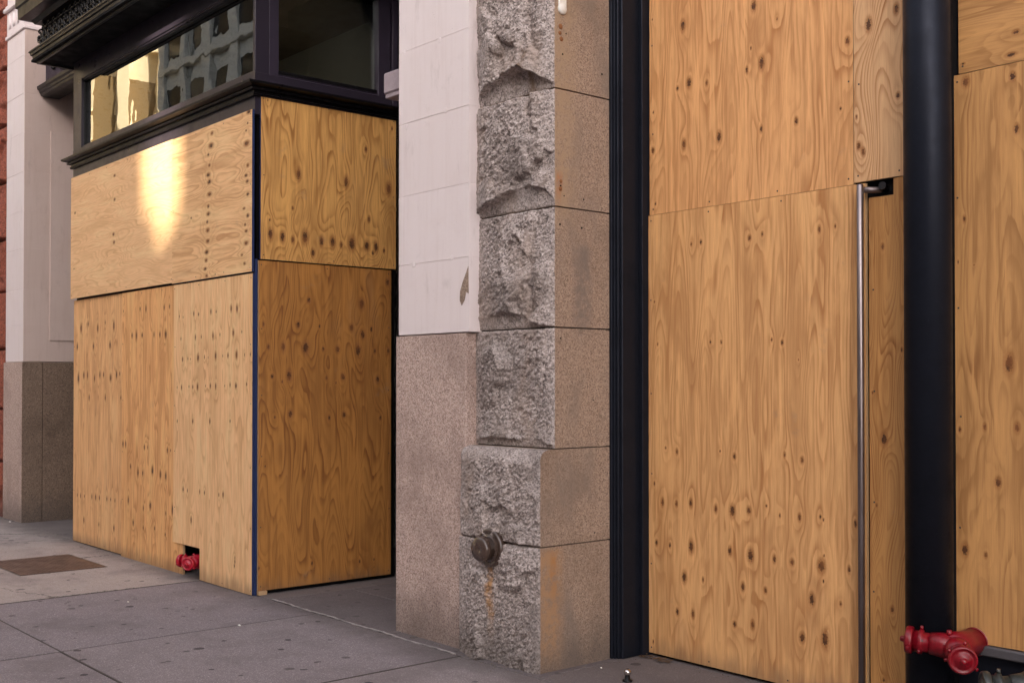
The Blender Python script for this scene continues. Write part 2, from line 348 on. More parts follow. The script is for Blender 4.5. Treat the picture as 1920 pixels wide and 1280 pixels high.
KNOTS = {
 'B': [(-4.113,3.453,0.0173),(-3.636,3.443,0.0163),(-3.086,3.136,0.0129),(-3.587,3.139,0.0161),(-4.069,3.135,0.0147),(-3.681,3.121,0.007),(-4.152,3.12,0.0074),(-3.946,3.108,0.0097),(-3.378,2.806,0.0112),(-3.864,2.807,0.0119),(-4.107,2.806,0.0123),(-3.591,2.802,0.0069),(-4.334,2.809,0.0101),(-3.125,2.82,0.0065),(-3.491,3.339,0.0046),(-3.654,3.228,0.0047),(-4.336,3.542,0.0051),(-4.329,3.021,0.0051),(-4.314,2.509,0.005)],
 'C': [(-2.971,3.185,0.017),(-2.827,3.224,0.0125),(-2.821,2.825,0.0104),(-3.038,2.764,0.0064),(-3.027,2.626,0.0107),(-3.002,2.594,0.0106)],
 'A': [(-4.052,2.259,0.0073),(-3.985,2.264,0.0073),(-3.664,2.255,0.0093),(-3.583,2.267,0.0092),(-3.244,2.256,0.0088),(-3.154,2.262,0.0065),(-4.296,1.728,0.005),(-3.921,1.729,0.0072),(-3.849,1.727,0.0071),(-3.526,1.729,0.0068),(-3.464,1.714,0.0068),(-3.366,1.627,0.0045),(-4.157,1.14,0.0099),(-4.239,1.157,0.0075),(-3.858,1.156,0.0071),(-3.764,1.133,0.0117),(-3.45,1.156,0.0068),(-3.347,1.135,0.0111),(-4.263,0.856,0.01),(-4.162,0.856,0.0123),(-4.06,0.867,0.0122),(-3.888,0.852,0.0095),(-3.778,0.85,0.0141),(-3.672,0.862,0.0116),(-3.562,0.893,0.0069),(-3.48,0.852,0.0068),(-3.363,0.854,0.0134),(-3.243,0.867,0.0088),(-3.05,0.852,0.0085),(-4.307,0.629,0.01),(-4.209,0.627,0.0074),(-4.057,0.635,0.017),(-3.796,0.641,0.0094),(-3.663,0.634,0.0162),(-3.514,0.633,0.0091),(-3.408,0.629,0.0134),(-3.238,0.632,0.0175),(-3.085,0.633,0.0086),(-4.106,0.466,0.0122),(-3.976,0.469,0.0072),(-3.711,0.468,0.014),(-3.57,0.468,0.0091),(-3.294,0.464,0.0154),(-3.132,0.465,0.0086),(-4.156,0.272,0.0099),(-4.046,0.277,0.0097),(-3.766,0.267,0.0141),(-3.65,0.283,0.0139),(-3.35,0.269,0.0155),(-3.219,0.283,0.0153),(-3.223,0.682,0.0044),(-3.225,0.854,0.0044),(-3.227,0.559,0.0044),(-4.32,1.963,0.005),(-4.322,0.955,0.005),(-4.332,0.08,0.005)],
 'D': [(-2.906,2.142,0.0084),(-2.902,1.253,0.0146),(-2.91,0.147,0.0063),(-2.811,1.664,0.0062),(-2.865,0.477,0.0083),(-2.962,1.467,0.0042),(-2.942,0.946,0.0063)],
 'E': [(-2.481,2.818,0.0138),(-2.274,2.799,0.0114),(-2.259,2.576,0.0133),(-2.494,2.223,0.0059),(-2.301,1.594,0.0191),(-2.41,1.324,0.0097),(-2.269,1.324,0.0114),(-2.353,1.091,0.0154),(-2.504,0.792,0.0138),(-2.411,0.777,0.0078),(-2.524,2.04,0.004),(-2.451,2.02,0.0039),(-2.523,1.309,0.0059)],
 'F': [(-2.279,2.991,0.0095),(-2.301,2.899,0.0096),(-2.515,2.907,0.004)],
 'L': [(4.314,2.123,0.0201),(4.774,2.116,0.0208),(4.225,1.939,0.0166),(4.684,1.934,0.0172),(3.943,1.937,0.0098),(4.405,1.937,0.0101),(4.862,1.927,0.0105),(4.784,1.884,0.0173),(3.982,1.773,0.013),(4.103,1.776,0.0165),(4.288,1.772,0.0234),(4.437,1.767,0.0135),(4.562,1.769,0.0171),(4.741,1.765,0.0242),(4.896,1.759,0.014),(5.02,1.762,0.0176),(4.013,1.562,0.0131),(4.151,1.567,0.0198),(4.465,1.552,0.0135),(4.609,1.561,0.0205),(4.921,1.541,0.014),(4.161,1.287,0.0165),(4.035,1.266,0.0098),(4.489,1.253,0.0102),(4.619,1.275,0.0171),(4.947,1.244,0.0105),(3.959,0.916,0.0065),(4.095,1.524,0.0066),(4.548,1.516,0.0068),(3.911,0.192,0.0097),(4.346,0.185,0.01),(4.759,0.156,0.0069),(4.89,0.159,0.0052),(4.89,0.13,0.0052),(4.89,0.102,0.0052),(5.014,2.297,0.0247)],
 'M': [(4.222,3.044,0.0233),(4.629,3.036,0.024),(5.018,3.026,0.0247),(3.993,2.585,0.0196),(4.092,2.574,0.0198),(4.175,2.561,0.0133),(4.277,2.586,0.0234),(4.417,2.569,0.0203),(4.513,2.569,0.0204),(4.588,2.555,0.0171),(4.682,2.574,0.0241),(4.817,2.565,0.0209),(4.9,2.563,0.021),(4.974,2.54,0.0141),(4.344,2.476,0.0134),(4.871,2.515,0.0105),(4.806,3.306,0.0104),(4.174,2.792,0.0099),(3.988,2.689,0.0065),(3.968,3.549,0.0065),(5.047,3.501,0.0071),(4.836,2.772,0.0105)],
 'G': [(-9.989,3.141,0.0121),(-10.01,2.835,0.0161),(-9.991,3.354,0.0121),(-9.997,2.762,0.0121),(-10.995,2.602,0.0086),(-10.974,3.134,0.0086)],
 'H': [(-8.088,3.167,0.0138),(-8.106,3.096,0.0138),(-8.087,3.041,0.0172),(-8.086,2.947,0.0172),(-8.104,2.856,0.0138),(-8.103,2.799,0.0138),(-8.121,2.74,0.0138),(-8.112,2.674,0.0173),(-8.111,2.592,0.0173),(-8.129,2.509,0.0138),(-8.137,2.448,0.0138),(-8.155,2.384,0.0139),(-8.127,2.329,0.0138),(-7.468,3.076,0.0163),(-7.492,3.007,0.0131),(-7.475,2.962,0.013),(-7.466,2.869,0.0163),(-7.523,2.772,0.0098),(-7.465,2.715,0.0163),(-7.506,2.654,0.0098),(-7.489,2.606,0.0131),(-7.489,2.518,0.0163),(-7.554,2.439,0.0098),(-7.512,2.374,0.0131),(-8.045,3.404,0.0137),(-8.062,3.313,0.0172),(-8.107,3.251,0.0138),(-7.454,3.459,0.0163),(-7.47,3.381,0.0098),(-7.494,3.331,0.0098),(-7.485,3.237,0.0163),(-8.403,2.8,0.0071),(-7.983,2.331,0.0068)],
 'I': [(-10.887,2.033,0.0214),(-10.463,2.017,0.0208),(-10.075,2.026,0.0202),(-10.707,2.066,0.0127),(-10.28,2.063,0.0123),(-10.985,1.863,0.0173),(-10.568,1.853,0.021),(-10.162,1.853,0.0203),(-10.811,1.588,0.0171),(-10.714,1.588,0.0127),(-10.404,1.591,0.0166),(-10.313,1.59,0.0123),(-10.008,1.588,0.0161),(-9.934,1.597,0.012),(-10.952,1.559,0.0215),(-10.537,1.557,0.0209),(-10.145,1.561,0.0203),(-10.67,1.379,0.0127),(-10.271,1.383,0.0123),(-9.907,1.386,0.012),(-10.965,0.45,0.0129),(-10.88,0.451,0.0128),(-10.782,0.453,0.0127),(-10.59,0.463,0.0126),(-10.496,0.465,0.0125),(-10.403,0.467,0.0124),(-10.221,0.472,0.0122),(-10.132,0.474,0.0122),(-10.031,0.472,0.0121),(-10.792,0.228,0.0128),(-10.413,0.224,0.0124),(-10.053,0.224,0.0121)],
 'J': [(-9.454,2.143,0.0116),(-9.33,2.141,0.0115),(-8.961,2.132,0.0111),(-8.856,2.135,0.011),(-9.818,2.143,0.0079),(-9.625,1.922,0.0156),(-9.532,1.919,0.0155),(-9.407,1.919,0.0192),(-9.162,1.916,0.0151),(-9.043,1.912,0.0149),(-8.927,1.908,0.0185),(-9.817,0.982,0.0119),(-9.757,0.984,0.0118),(-9.351,0.974,0.0115),(-9.284,0.977,0.0114),(-8.887,0.967,0.011),(-8.825,0.97,0.011),(-9.648,0.796,0.0195),(-9.485,0.755,0.0154),(-9.383,0.752,0.0153),(-9.183,0.79,0.0188),(-9.021,0.765,0.0149),(-8.916,0.758,0.0147),(-8.731,0.782,0.0181),(-9.692,0.503,0.0196),(-9.224,0.491,0.0189),(-8.779,0.493,0.0182),(-9.368,0.461,0.0115),(-8.913,0.455,0.011),(-9.859,0.472,0.0119),(-9.584,0.32,0.0155),(-9.367,0.295,0.0115),(-9.135,0.313,0.0112),(-8.922,0.282,0.0111)],
 'K': [(-8.632,2.043,0.0072),(-8.562,2.035,0.0072),(-8.368,2.052,0.0106),(-8.283,2.044,0.0105),(-8.07,2.054,0.0103),(-7.98,2.05,0.0102),(-7.736,2.062,0.0133),(-7.643,2.057,0.0132),(-8.6,1.864,0.0072),(-8.338,1.868,0.0105),(-8.234,1.869,0.007),(-8.033,1.871,0.0103),(-7.917,1.875,0.0068),(-7.701,1.88,0.0133),(-7.567,1.883,0.0066),(-7.389,2.071,0.0129),(-8.569,1.702,0.0143),(-8.471,1.705,0.0071),(-8.423,1.7,0.0071),(-8.289,1.71,0.014),(-8.177,1.712,0.0069),(-8.113,1.707,0.0069),(-7.987,1.717,0.017),(-7.872,1.715,0.0067),(-7.785,1.717,0.01),(-7.649,1.718,0.0165),(-7.524,1.716,0.0065),(-7.435,1.718,0.0097),(-8.667,1.479,0.0072),(-8.587,1.479,0.0108),(-8.45,1.487,0.0071),(-8.382,1.483,0.0106),(-8.297,1.484,0.014),(-8.157,1.492,0.0069),(-8.075,1.492,0.0103),(-7.985,1.488,0.0136),(-7.835,1.493,0.0067),(-7.749,1.501,0.01),(-7.656,1.493,0.0132),(-7.49,1.505,0.0098),(-7.393,1.508,0.0129),(-8.664,1.211,0.0072),(-8.38,1.218,0.0106),(-8.082,1.225,0.0103),(-7.747,1.234,0.01),(-7.384,1.239,0.0097),(-8.55,0.676,0.0143),(-8.472,0.673,0.0071),(-8.253,0.68,0.0105),(-8.169,0.678,0.0104),(-7.926,0.68,0.0068),(-7.856,0.685,0.0101),(-7.664,0.241,0.0066),(-7.664,0.214,0.0066),(-7.672,0.182,0.0066),(-8.402,0.45,0.0106)],
}

# ---------------------------------------------------------------- ground
def m_walk():
    s = NT('sidewalk_concrete', 0.8, 0, 0.3); o = s.co()
    t = s.attr('tint')
    base = s.mix(t, (0.195, 0.170, 0.195), (0.42, 0.36, 0.33))
    sp = s.vor(o, 230, out=1); g = s.n('ShaderNodeSeparateColor', i0=sp).outputs[0]
    c = s.mix(s.lin(g, 0, 1, 0.40, 0.0), base, (0.075, 0.062, 0.065))
    c = s.mix(s.smooth(g, 0.88, 0.93, 0, 0.45), c, (0.55, 0.50, 0.48))
    n = s.noise(o, 1.7, 7, 0.62); c = s.mix(s.smooth(n, 0.44, 0.72, 0, 0.50), c, (0.12, 0.098, 0.10))
    n2 = s.noise(s.co((1, 2.2, 1), loc=(4, 2, 0)), 5, 6, 0.7); c = s.mix(s.smooth(n2, 0.52, 0.78, 0, 0.42), c, (0.10, 0.085, 0.085))
    c = s.mix(s.smooth(s.noise(o, 14, 3, 0.5), 0.35, 0.15, 0, 0.3), c, (0.42, 0.37, 0.36))
    # trodden chewing gum: dark round blots of uneven size
    wob = s.n('ShaderNodeMixRGB', _blend_type='LINEAR_LIGHT', i0=0.018, i1=o, i2=s.noise(o, 25, 2, 0.5, out=1)).outputs[0]
    flat = s.n('ShaderNodeMapping', i0=wob, Scale=(1, 1, 0)).outputs[0]
    v = s.n('ShaderNodeTexVoronoi', _feature='F1', Vector=flat, Scale=5.4)
    rn = s.n('ShaderNodeSeparateColor', i0=v.outputs[1])
    r = s.lin(rn.outputs[0], 0.0, 1, 0.02, 0.17)
    gum = s.math('LESS_THAN', v.outputs[0], r)
    v2 = s.n('ShaderNodeTexVoronoi', _feature='F1', Vector=s.n('ShaderNodeMapping', i0=flat, Location=(5.3, 2.2, 0)).outputs[0], Scale=7)
    rn2 = s.n('ShaderNodeSeparateColor', i0=v2.outputs[1])
    gum2 = s.math('LESS_THAN', v2.outputs[0], s.lin(rn2.outputs[1], 0.30, 1, 0.0, 0.15))
    c = s.mix(s.math('MULTIPLY', gum, s.lin(rn.outputs[2], 0, 1, 0.65, 0.95)), c, (0.050, 0.042, 0.046))
    c = s.mix(s.math('MULTIPLY', gum2, 0.8), c, (0.055, 0.047, 0.05))
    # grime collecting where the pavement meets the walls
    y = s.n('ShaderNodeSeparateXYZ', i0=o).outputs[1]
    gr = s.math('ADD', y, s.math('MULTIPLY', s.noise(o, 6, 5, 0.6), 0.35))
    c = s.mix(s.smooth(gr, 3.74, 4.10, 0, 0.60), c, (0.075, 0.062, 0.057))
    # hairline cracks in the older slabs
    wv = s.n('ShaderNodeMixRGB', _blend_type='LINEAR_LIGHT', i0=0.25, i1=o, i2=s.noise(o, 2.5, 6, 0.65, out=1)).outputs[0]
    ed = s.n('ShaderNodeTexVoronoi', _feature='DISTANCE_TO_EDGE', Vector=s.n('ShaderNodeMapping', i0=wv, Scale=(1, 1, 0)).outputs[0], Scale=0.62).outputs[0]
    ck = s.math('MULTIPLY', s.smooth(ed, 0.006, 0.002), s.smooth(t, 0.5, 0.7))
    c = s.mix(s.math('MULTIPLY', ck, 0.8), c, (0.04, 0.035, 0.03))
    h = s.math('ADD', s.math('MULTIPLY', g, 0.4), s.math('MULTIPLY', s.noise(o, 30, 5, 0.6), 1.0))
    h = s.math('SUBTRACT', h, s.math('MULTIPLY', ck, 2.0))
    return s.done(c, s.lin(n, 0.3, 0.7, 0.72, 0.88), s.bump(h, 0.0016, 0.8))
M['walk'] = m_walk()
def slabs():
    xs = [-30, -24, -20, -16.8, -14.9, -13.2, -11.6, -8.25, -6.575, -5.03, -3.36, -1.7, 0.0, 1.7, 3.4, 6, 10]
    ys = [-0.95, 0.62, 2.245, 3.905]
    bm = bmesh.new(); tl = bm.verts.layers.float.new('tint')
    for i in range(len(xs)-1):
        for j in range(len(ys)-1):
            x0, x1, y0, y1 = xs[i], xs[i+1], ys[j], ys[j+1]
            old = x1 <= -8.2
            if old and j == 2: y1 = 3.95
            t = 0.95 if old else (0.42 if x0 >= -5.1 else 0.10 + 0.08*((i*7+j*3) % 3))
            vs0 = set(bm.verts)
            dz = random.uniform(-0.002, 0.002)
            box(bm, (x0+0.007, y0+0.006, -0.12), (x1-0.007, y1-0.006, dz), 0.005)
            for v in bm.verts:
                if v not in vs0: v[tl] = t
    # inner strip under the buildings, and the entrance slabs
    for (x0, x1, y0, y1, t) in ((-30, -11.0, 3.958, 6.2, .62), (-11.0, -7.2, 3.913, 6.2, .5), (-7.192, -5.75, 3.913, 4.55, .22), (-7.192, -5.75, 4.558, 6.2, .28), (-5.742, -4.40, 3.913, 6.2, .2), (-4.392, 10, 3.913, 5.2, .40)):
        vs0 = set(bm.verts)
        box(bm, (x0, y0, -0.12), (x1, y1, -0.001), 0.004)
        for v in bm.verts:
            if v not in vs0: v[tl] = t
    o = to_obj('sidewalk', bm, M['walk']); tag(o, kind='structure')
    bm = bmesh.new(); box(bm, (-30, -0.95, -0.05), (10, 4.0, -0.008)); 
    for x in xs[7:13]: box(bm, (x-0.0065, -0.9, -0.02), (x+0.0065, 3.90, 0.0006 if x in (-8.25, -5.03) else -0.0022))
    for y in (0.62, 2.245): box(bm, (-29, y-0.0055, -0.02), (9, y+0.0055, -0.0015))
    tag(to_obj('joint_filler', bm, M['mortar']), kind='structure')
    bm = bmesh.new(); box(bm, (-140, -90, -0.30), (90, 40, -0.145))
    o = to_obj('ground', bm, paint('packed_ground', (0.10, 0.09, 0.08), 0.9)); tag(o, kind='structure')
    s = NT('asphalt', 0.85); n = s.noise(s.co(), 120, 4, 0.7); b = s.noise(s.co(), 0.8, 5)
    s.done(s.mix(b, s.mix(n, (0.035, 0.035, 0.037), (0.09, 0.088, 0.085)), (0.075, 0.07, 0.068)), None, s.bump(n, 0.003))
    bm = bmesh.new(); box(bm, (-60, -10.2, -0.20), (60, -1.15, -0.14))
    tag(to_obj('road', bm, s.m), kind='structure')
    bm = bmesh.new(); box(bm, (-30, -1.14, -0.14), (10, -0.96, 0.002), 0.012)
    tag(to_obj('kerb', bm, M['dressed']), kind='structure')
    bm = bmesh.new(); box(bm, (-60, -14.2, -0.13), (60, -10.3, 0.0), 0.01)
    o = to_obj('far_sidewalk', bm, M['walk']); tag(o, kind='structure')
slabs()
# pale sealant bead along the entrance joint
bm = bmesh.new()
pts = []; n = 70
for k in range(n+1):
    t = k/n; x = -7.20 + t*(-5.08+7.20)
    pts.append((x, 3.909 - 0.012*t + 0.004*math.sin(k*1.7) + 0.006*math.sin(k*.31), 0.0015))
tube(bm, pts, [0.0030 + 0.0035*abs(math.sin(k*2.3)) for k in range(n+1)], 6)
tag(to_obj('joint_sealant', bm, M['caulk']), 'pale crumbling sealant bead in the pavement joint across the entrance', 'sealant line')

# ---------------------------------------------------------------- plywood sheets
_b = bmesh.new(); lathe(_b, [(-0.001, 0.0046), (0.0006, 0.0046), (0.0010, 0.0036), (0.0004, 0.0016), (0.0003, 0.0001)], (0, 0, 0), (0, -1, 0), 10)
SCREW = D.meshes.new('screw'); _b.to_mesh(SCREW); _b.free(); SCREW.materials.append(paint('dark_screw_head', (0.09, 0.07, 0.06), 0.45, 0.4, metal=0.6))
def ring_field(u, v, P, A, slope, seed, knots, fu=1.0, curl=1.0):
    n1 = perlin(v*1.1, v*0+0.5, seed); n2 = perlin(v*0.8, v*0+3.5, seed+1); n3 = perlin(v*1.6, v*0+7.5, seed+2)
    th = 2*np.pi*u/P
    ph = A*(0.62*np.cos(th + 1.4*n1)*(0.55 + 0.75*n2) + 0.34*np.cos(2*th + 2.6*n3 + 1) * (0.7 + 0.6*n1))
    ph += A*0.75*perlin(u*1.3*fu, v*0.75, seed+4)
    # each veneer width repeats with the turn of the log, pulled out of shape
    up = np.cos(th)*P/6.3; uq = np.sin(th)*P/6.3
    ph += curl*2.4*perlin(up*11 + v*0.7, uq*11 + v*0.45, seed+5)
    ph += curl*0.75*perlin(u*8, v*1.7, seed+6) + 0.16*perlin(u*26, v*6, seed+7) + slope*v
    for (ku, kv, r) in knots:
        if r < 0.0045: continue
        s = r*2.6 + 0.008
        d2 = ((u-ku)/s)**2 + ((v-kv)/(s*2.1))**2
        ph += (0.5 + 90*r)*np.exp(-d2)
    return ph
def ply_sheet(key, label, facing, at, rects, z=None, grain='v', step=0.005, P=0.37, A=4.5, slope=1.6, seed=1, curl=1.0,
              mat=None, edge='wood_edge', th=0.018, tilt=0.0, fu=1.0):
    a0 = min(r[0] for r in rects); a1 = max(r[1] for r in rects); z0 = min(r[2] for r in rects); z1 = max(r[3] for r in rects)
    aa = set(np.linspace(a0, a1, int((a1-a0)/step)+2).tolist()); zz = set(np.linspace(z0, z1, int((z1-z0)/step)+2).tolist())
    for r in rects: aa.update(r[:2]); zz.update(r[2:])
    aa = np.array(sorted(aa)); zz = np.array(sorted(zz))
    na, nz = len(aa), len(zz); G, H = np.meshgrid(aa, zz)
    kn = KNOTS.get(key, [])
    if grain == 'v': u, v, kk = G, H, kn
    else: u, v, kk = H, G, [(b, a, r) for a, b, r in kn]
    ring = ring_field(u.ravel(), v.ravel(), P, A, slope, seed, kk, fu, curl)
    kd = np.full(ring.shape, 6.0)
    for (ku, kv, r) in kk:
        el = 1.0 if r < 0.004 else 1.35 + 0.9*((ku*977.3 + kv*331.7) % 1.0)
        r = max(r*(0.50 + 0.34*((ku*577.3 + kv*131.7) % 1.0)), 0.0028)
        kd = np.minimum(kd, np.sqrt((u.ravel()-ku)**2 + ((v.ravel()-kv)/el)**2)/r)
    smear = np.zeros_like(ring)
    for (ku, kv, r) in kk:
        if r < 0.004: continue
        smear = np.maximum(smear, np.exp(-((u.ravel()-ku)/(r*1.5+.004))**2 - (np.abs(v.ravel()-kv+0.5*r)/(r*6))**1.4)*min(1, r/0.010))
    gx = G.ravel(); gz = H.ravel()
    base = (a0, z0)
    if facing == 'front':      # faces the street (-y)
        co = np.stack([gx, np.zeros_like(gx), gz], 1)
        def B(r): x0, x1, y0, y1 = r; return np.array([(x0,0.0004,y0),(x1,0.0004,y0),(x1,0.0004,y1),(x0,0.0004,y1),(x0,th,y0),(x1,th,y0),(x1,th,y1),(x0,th,y1)])
        o0 = Vector((a0, at, z0)); co = co - np.array([a0, 0, z0])
        off = np.array([a0, 0, z0])
    else:                      # faces +x ; a runs along y
        co = np.stack([np.zeros_like(gx), gx, gz], 1)
        def B(r): x0, x1, y0, y1 = r; return np.array([(-0.0004,x0,y0),(-0.0004,x1,y0),(-0.0004,x1,y1),(-0.0004,x0,y1),(-th,x0,y0),(-th,x1,y0),(-th,x1,y1),(-th,x0,y1)])
        o0 = Vector((at, a0, z0)); co = co - np.array([0, a0, z0])
        off = np.array([0, a0, z0])
    ev = []; ef = []
    for r in rects:
        b = len(ev)*8; ev.append(B(r) - off)
        for f in ((0,1,2,3),(0,4,5,1),(1,5,6,2),(2,6,7,3),(3,7,4,0),(7,6,5,4)): ef.append(tuple(i+b for i in f))
    ev = np.vstack(ev)
    ob = grid_mesh('plywood_sheet', co, na, nz, [mat, M[edge]], attrs={'ring': ring, 'knot': kd, 'smear': smear},
                   uv=np.stack([u.ravel()+seed*1.7, v.ravel()+seed*0.9], 1), extra=(ev, ef, 1))
    if len(rects) > 1:         # cut the notch out of the face grid
        bm = bmesh.new(); bm.from_mesh(ob.data); bm.faces.ensure_lookup_table()
        kill = []
        for f in bm.faces:
            if f.material_index: continue
            c = f.calc_center_median(); a = (c.x if facing == 'front' else c.y) + a0; zc = c.z + z0
            if not any(r[0] < a < r[1] and r[2] < zc < r[3] for r in rects): kill.append(f)
        bmesh.ops.delete(bm, geom=kill, context='FACES'); bm.to_mesh(ob.data); bm.free()
    ob.location = o0
    # fixing screws set in from the edges
    rr = random.Random(int(seed*13)); W = a1-a0; Hh = z1-z0; spots = []
    for e in (0.022, W-0.022):
        n = max(2, int(Hh/0.42))
        for i in range(n+1): spots.append((e + rr.uniform(-.006, .006), 0.03 + (Hh-0.06)*i/n + rr.uniform(-.05, .05)*(0 < i < n)))
    for e in (0.025, Hh-0.025):
        for i in range(1, max(2, int(W/0.40))): spots.append((W*i/max(2, int(W/0.40)) + rr.uniform(-.03, .03), e))
    for (sa, sz) in spots:
        if not any(r[0]+.008 < sa+a0 < r[1]-.008 and r[2]+.008 < sz+z0 < r[3]-.008 for r in rects): continue
        if (facing == 'front' and (sa+a0 > -1.9 or sa+a0 < -11.2)) or sz+z0 > 3.75: continue
        s_ = D.objects.new('screw', SCREW); SC.collection.objects.link(s_); s_.parent = ob
        if facing == 'front': s_.location = (sa, -0.0004, sz)
        else: s_.location = (0.0004, sa, sz); s_.rotation_euler = (0, 0, rad(90))
    if tilt: ob.rotation_euler = (0, tilt, 0) if facing == 'front' else (tilt, 0, 0)
    return tag(ob, label, 'plywood sheet')

pA = ply_mat('ply_pale_door', (0.67, 0.395, 0.175), (0.38, 0.155, 0.045), line=0.81, blotch=1.3)
pB = ply_mat('ply_knotty', (0.70, 0.395, 0.175), (0.42, 0.175, 0.055), line=0.78, blotch=1.4)
pC = ply_mat('ply_bold_grain', (0.66, 0.43, 0.235), (0.38, 0.17, 0.06), line=1.0, blotch=0.5)
pD = ply_mat('ply_dense_grain', (0.50, 0.27, 0.095), (0.27, 0.105, 0.028), line=1.00)
pE = ply_mat('ply_worn', (0.49, 0.275, 0.105), (0.26, 0.12, 0.04), line=0.85, blotch=1.5)
pG = ply_mat('ply_cream', (0.86, 0.57, 0.315), (0.62, 0.34, 0.15), line=0.55, blotch=0.7)
pJ = ply_mat('ply_warm', (0.84, 0.475, 0.205), (0.48, 0.20, 0.065), line=0.85, blotch=1.3)
pK = ply_mat('ply_fair', (0.88, 0.575, 0.31), (0.56, 0.29, 0.12), line=0.72, blotch=0.8)
pI = ply_mat('ply_honey', (0.82, 0.49, 0.235), (0.46, 0.20, 0.07), line=0.85, blotch=1.1)
pL = ply_mat('ply_orange', (0.43, 0.20, 0.050), (0.20, 0.070, 0.014), line=1.00, blotch=1.3)
pM = ply_mat('ply_amber', (0.68, 0.385, 0.125), (0.33, 0.14, 0.032), line=0.98, blotch=1.2)
YD = 4.713; YB = 3.864; XB = -7.40
ply_sheet('A', 'tall plywood sheet with rows of dark knots left of the long steel handle', 'front', YD-0.004, [(-4.364, -2.990, 0.018, 2.446)], step=0.0045, P=0.335, A=3.8, curl=0.6, slope=1.6, seed=3, mat=pA)
ply_sheet('B', 'wide knotty plywood sheet above the door sheet, reaching the top of the photo', 'front', YD, [(-4.358, -3.056, 2.449, 4.30)], step=0.0055, P=0.40, A=3.2, slope=1.0, seed=8, mat=pB)
ply_sheet('C', 'narrow pale plywood strip with bold wavy grain, high beside the round column', 'front', YD-0.002, [(-3.051, -2.60, 2.456, 4.30)], step=0.005, P=0.5, A=6.0, curl=0.7, slope=1.5, seed=14, mat=pC)
ply_sheet('D', 'narrow brown plywood strip with tight swirling grain between the handle and the column', 'front', YD+0.004, [(-2.978, -2.849, 0.018, 2.376), (-2.849, -2.60, 0.018, 2.453)], step=0.0045, P=0.33, A=9.0, slope=3.0, seed=21, mat=pD, fu=2.2)
ply_sheet('E', 'worn plywood sheet with few large knots at the right edge of the photo', 'front', YD-0.010, [(-2.545, -1.30, 0.398, 2.856)], step=0.0055, P=0.42, A=3.0, slope=0.9, seed=27, mat=pE, edge='bluepaint', tilt=-0.004)
ply_sheet('F', 'plywood sheet with sideways grain in the top right corner of the photo', 'front', YD+0.012, [(-2.535, -1.30, 2.866, 4.30)], grain='h', step=0.006, P=0.45, A=4.5, slope=1.2, seed=31, mat=pE)
ply_sheet('G', 'smooth cream plywood sheet with sideways grain and a sunlit patch under the display window', 'front', YB-0.006, [(-11.085, -8.764, 2.320, 3.478)], grain='h', step=0.006, P=0.62, A=5.2, slope=0.9, seed=35, mat=pG, fu=1.4)
pH = ply_mat('ply_tan', (0.83, 0.545, 0.29), (0.50, 0.24, 0.09), line=0.7, blotch=1.0)
ply_sheet('H', 'plywood sheet with two upright columns of knots under the display window', 'front', YB-0.012, [(-8.758, -7.402, 2.310, 3.470)], grain='h', step=0.0055, P=0.55, A=4.2, slope=0.9, seed=41, mat=pH, edge='bluepaint', fu=1.5)
ply_sheet('I', 'leftmost lower plywood sheet, with arrow-shaped knots and wavy streaks', 'front', YB+0.026, [(-11.080, -9.845, 0.012, 2.304)], step=0.0065, P=0.36, A=3.6, slope=0.9, seed=46, mat=pI)
ply_sheet('J', 'middle lower plywood sheet, reaching behind the red pipe outlet', 'front', YB+0.012, [(-9.850, -8.587, -0.004, 2.302)], step=0.006, P=0.42, A=4.0, slope=1.0, seed=52, mat=pJ, edge='wood_edge')
ply_sheet('K', 'lower plywood sheet with a square notch cut for the red pipe outlet', 'front', YB-0.004, [(-8.736, -8.251, 0.245, 2.297), (-8.251, -7.404, 0.004, 2.297)], step=0.006, P=0.37, A=3.0, slope=0.7, seed=57, mat=pK, edge='bluepaint', tilt=0.0)
ply_sheet('L', 'tall orange-brown plywood sheet on the side of the window bay', 'side', XB+0.004, [(3.905, 5.045, 0.030, 2.392)], step=0.0055, P=0.425, A=5.2, curl=0.5, slope=2.8, seed=63, mat=pL, edge='wood_edge')
ply_sheet('M', 'orange plywood sheet with oval grain and a row of knots above the tall side sheet', 'side', XB+0.010, [(3.915, 5.085, 2.402, 3.588)], step=0.0055, P=0.40, A=4.6, curl=0.5, slope=1.6, seed=70, mat=pM, edge='bluepaint')
bm = bmesh.new(); box(bm, (-7.428, 3.882, 0.0), (-7.404, 3.900, 2.40), 0.002)
tag(to_obj('corner_batten', bm, M['bluepaint']), 'thin blue painted batten in the corner gap of the boarded bay', 'batten')
bm = bmesh.new(); box(bm, (-7.418, 3.905, -0.002), (-7.388, 3.975, 0.028), 0.002)
tag(to_obj('wood_block', bm, M['wood_edge']), 'small wood block propping the corner of the tall side sheet', 'wood block')

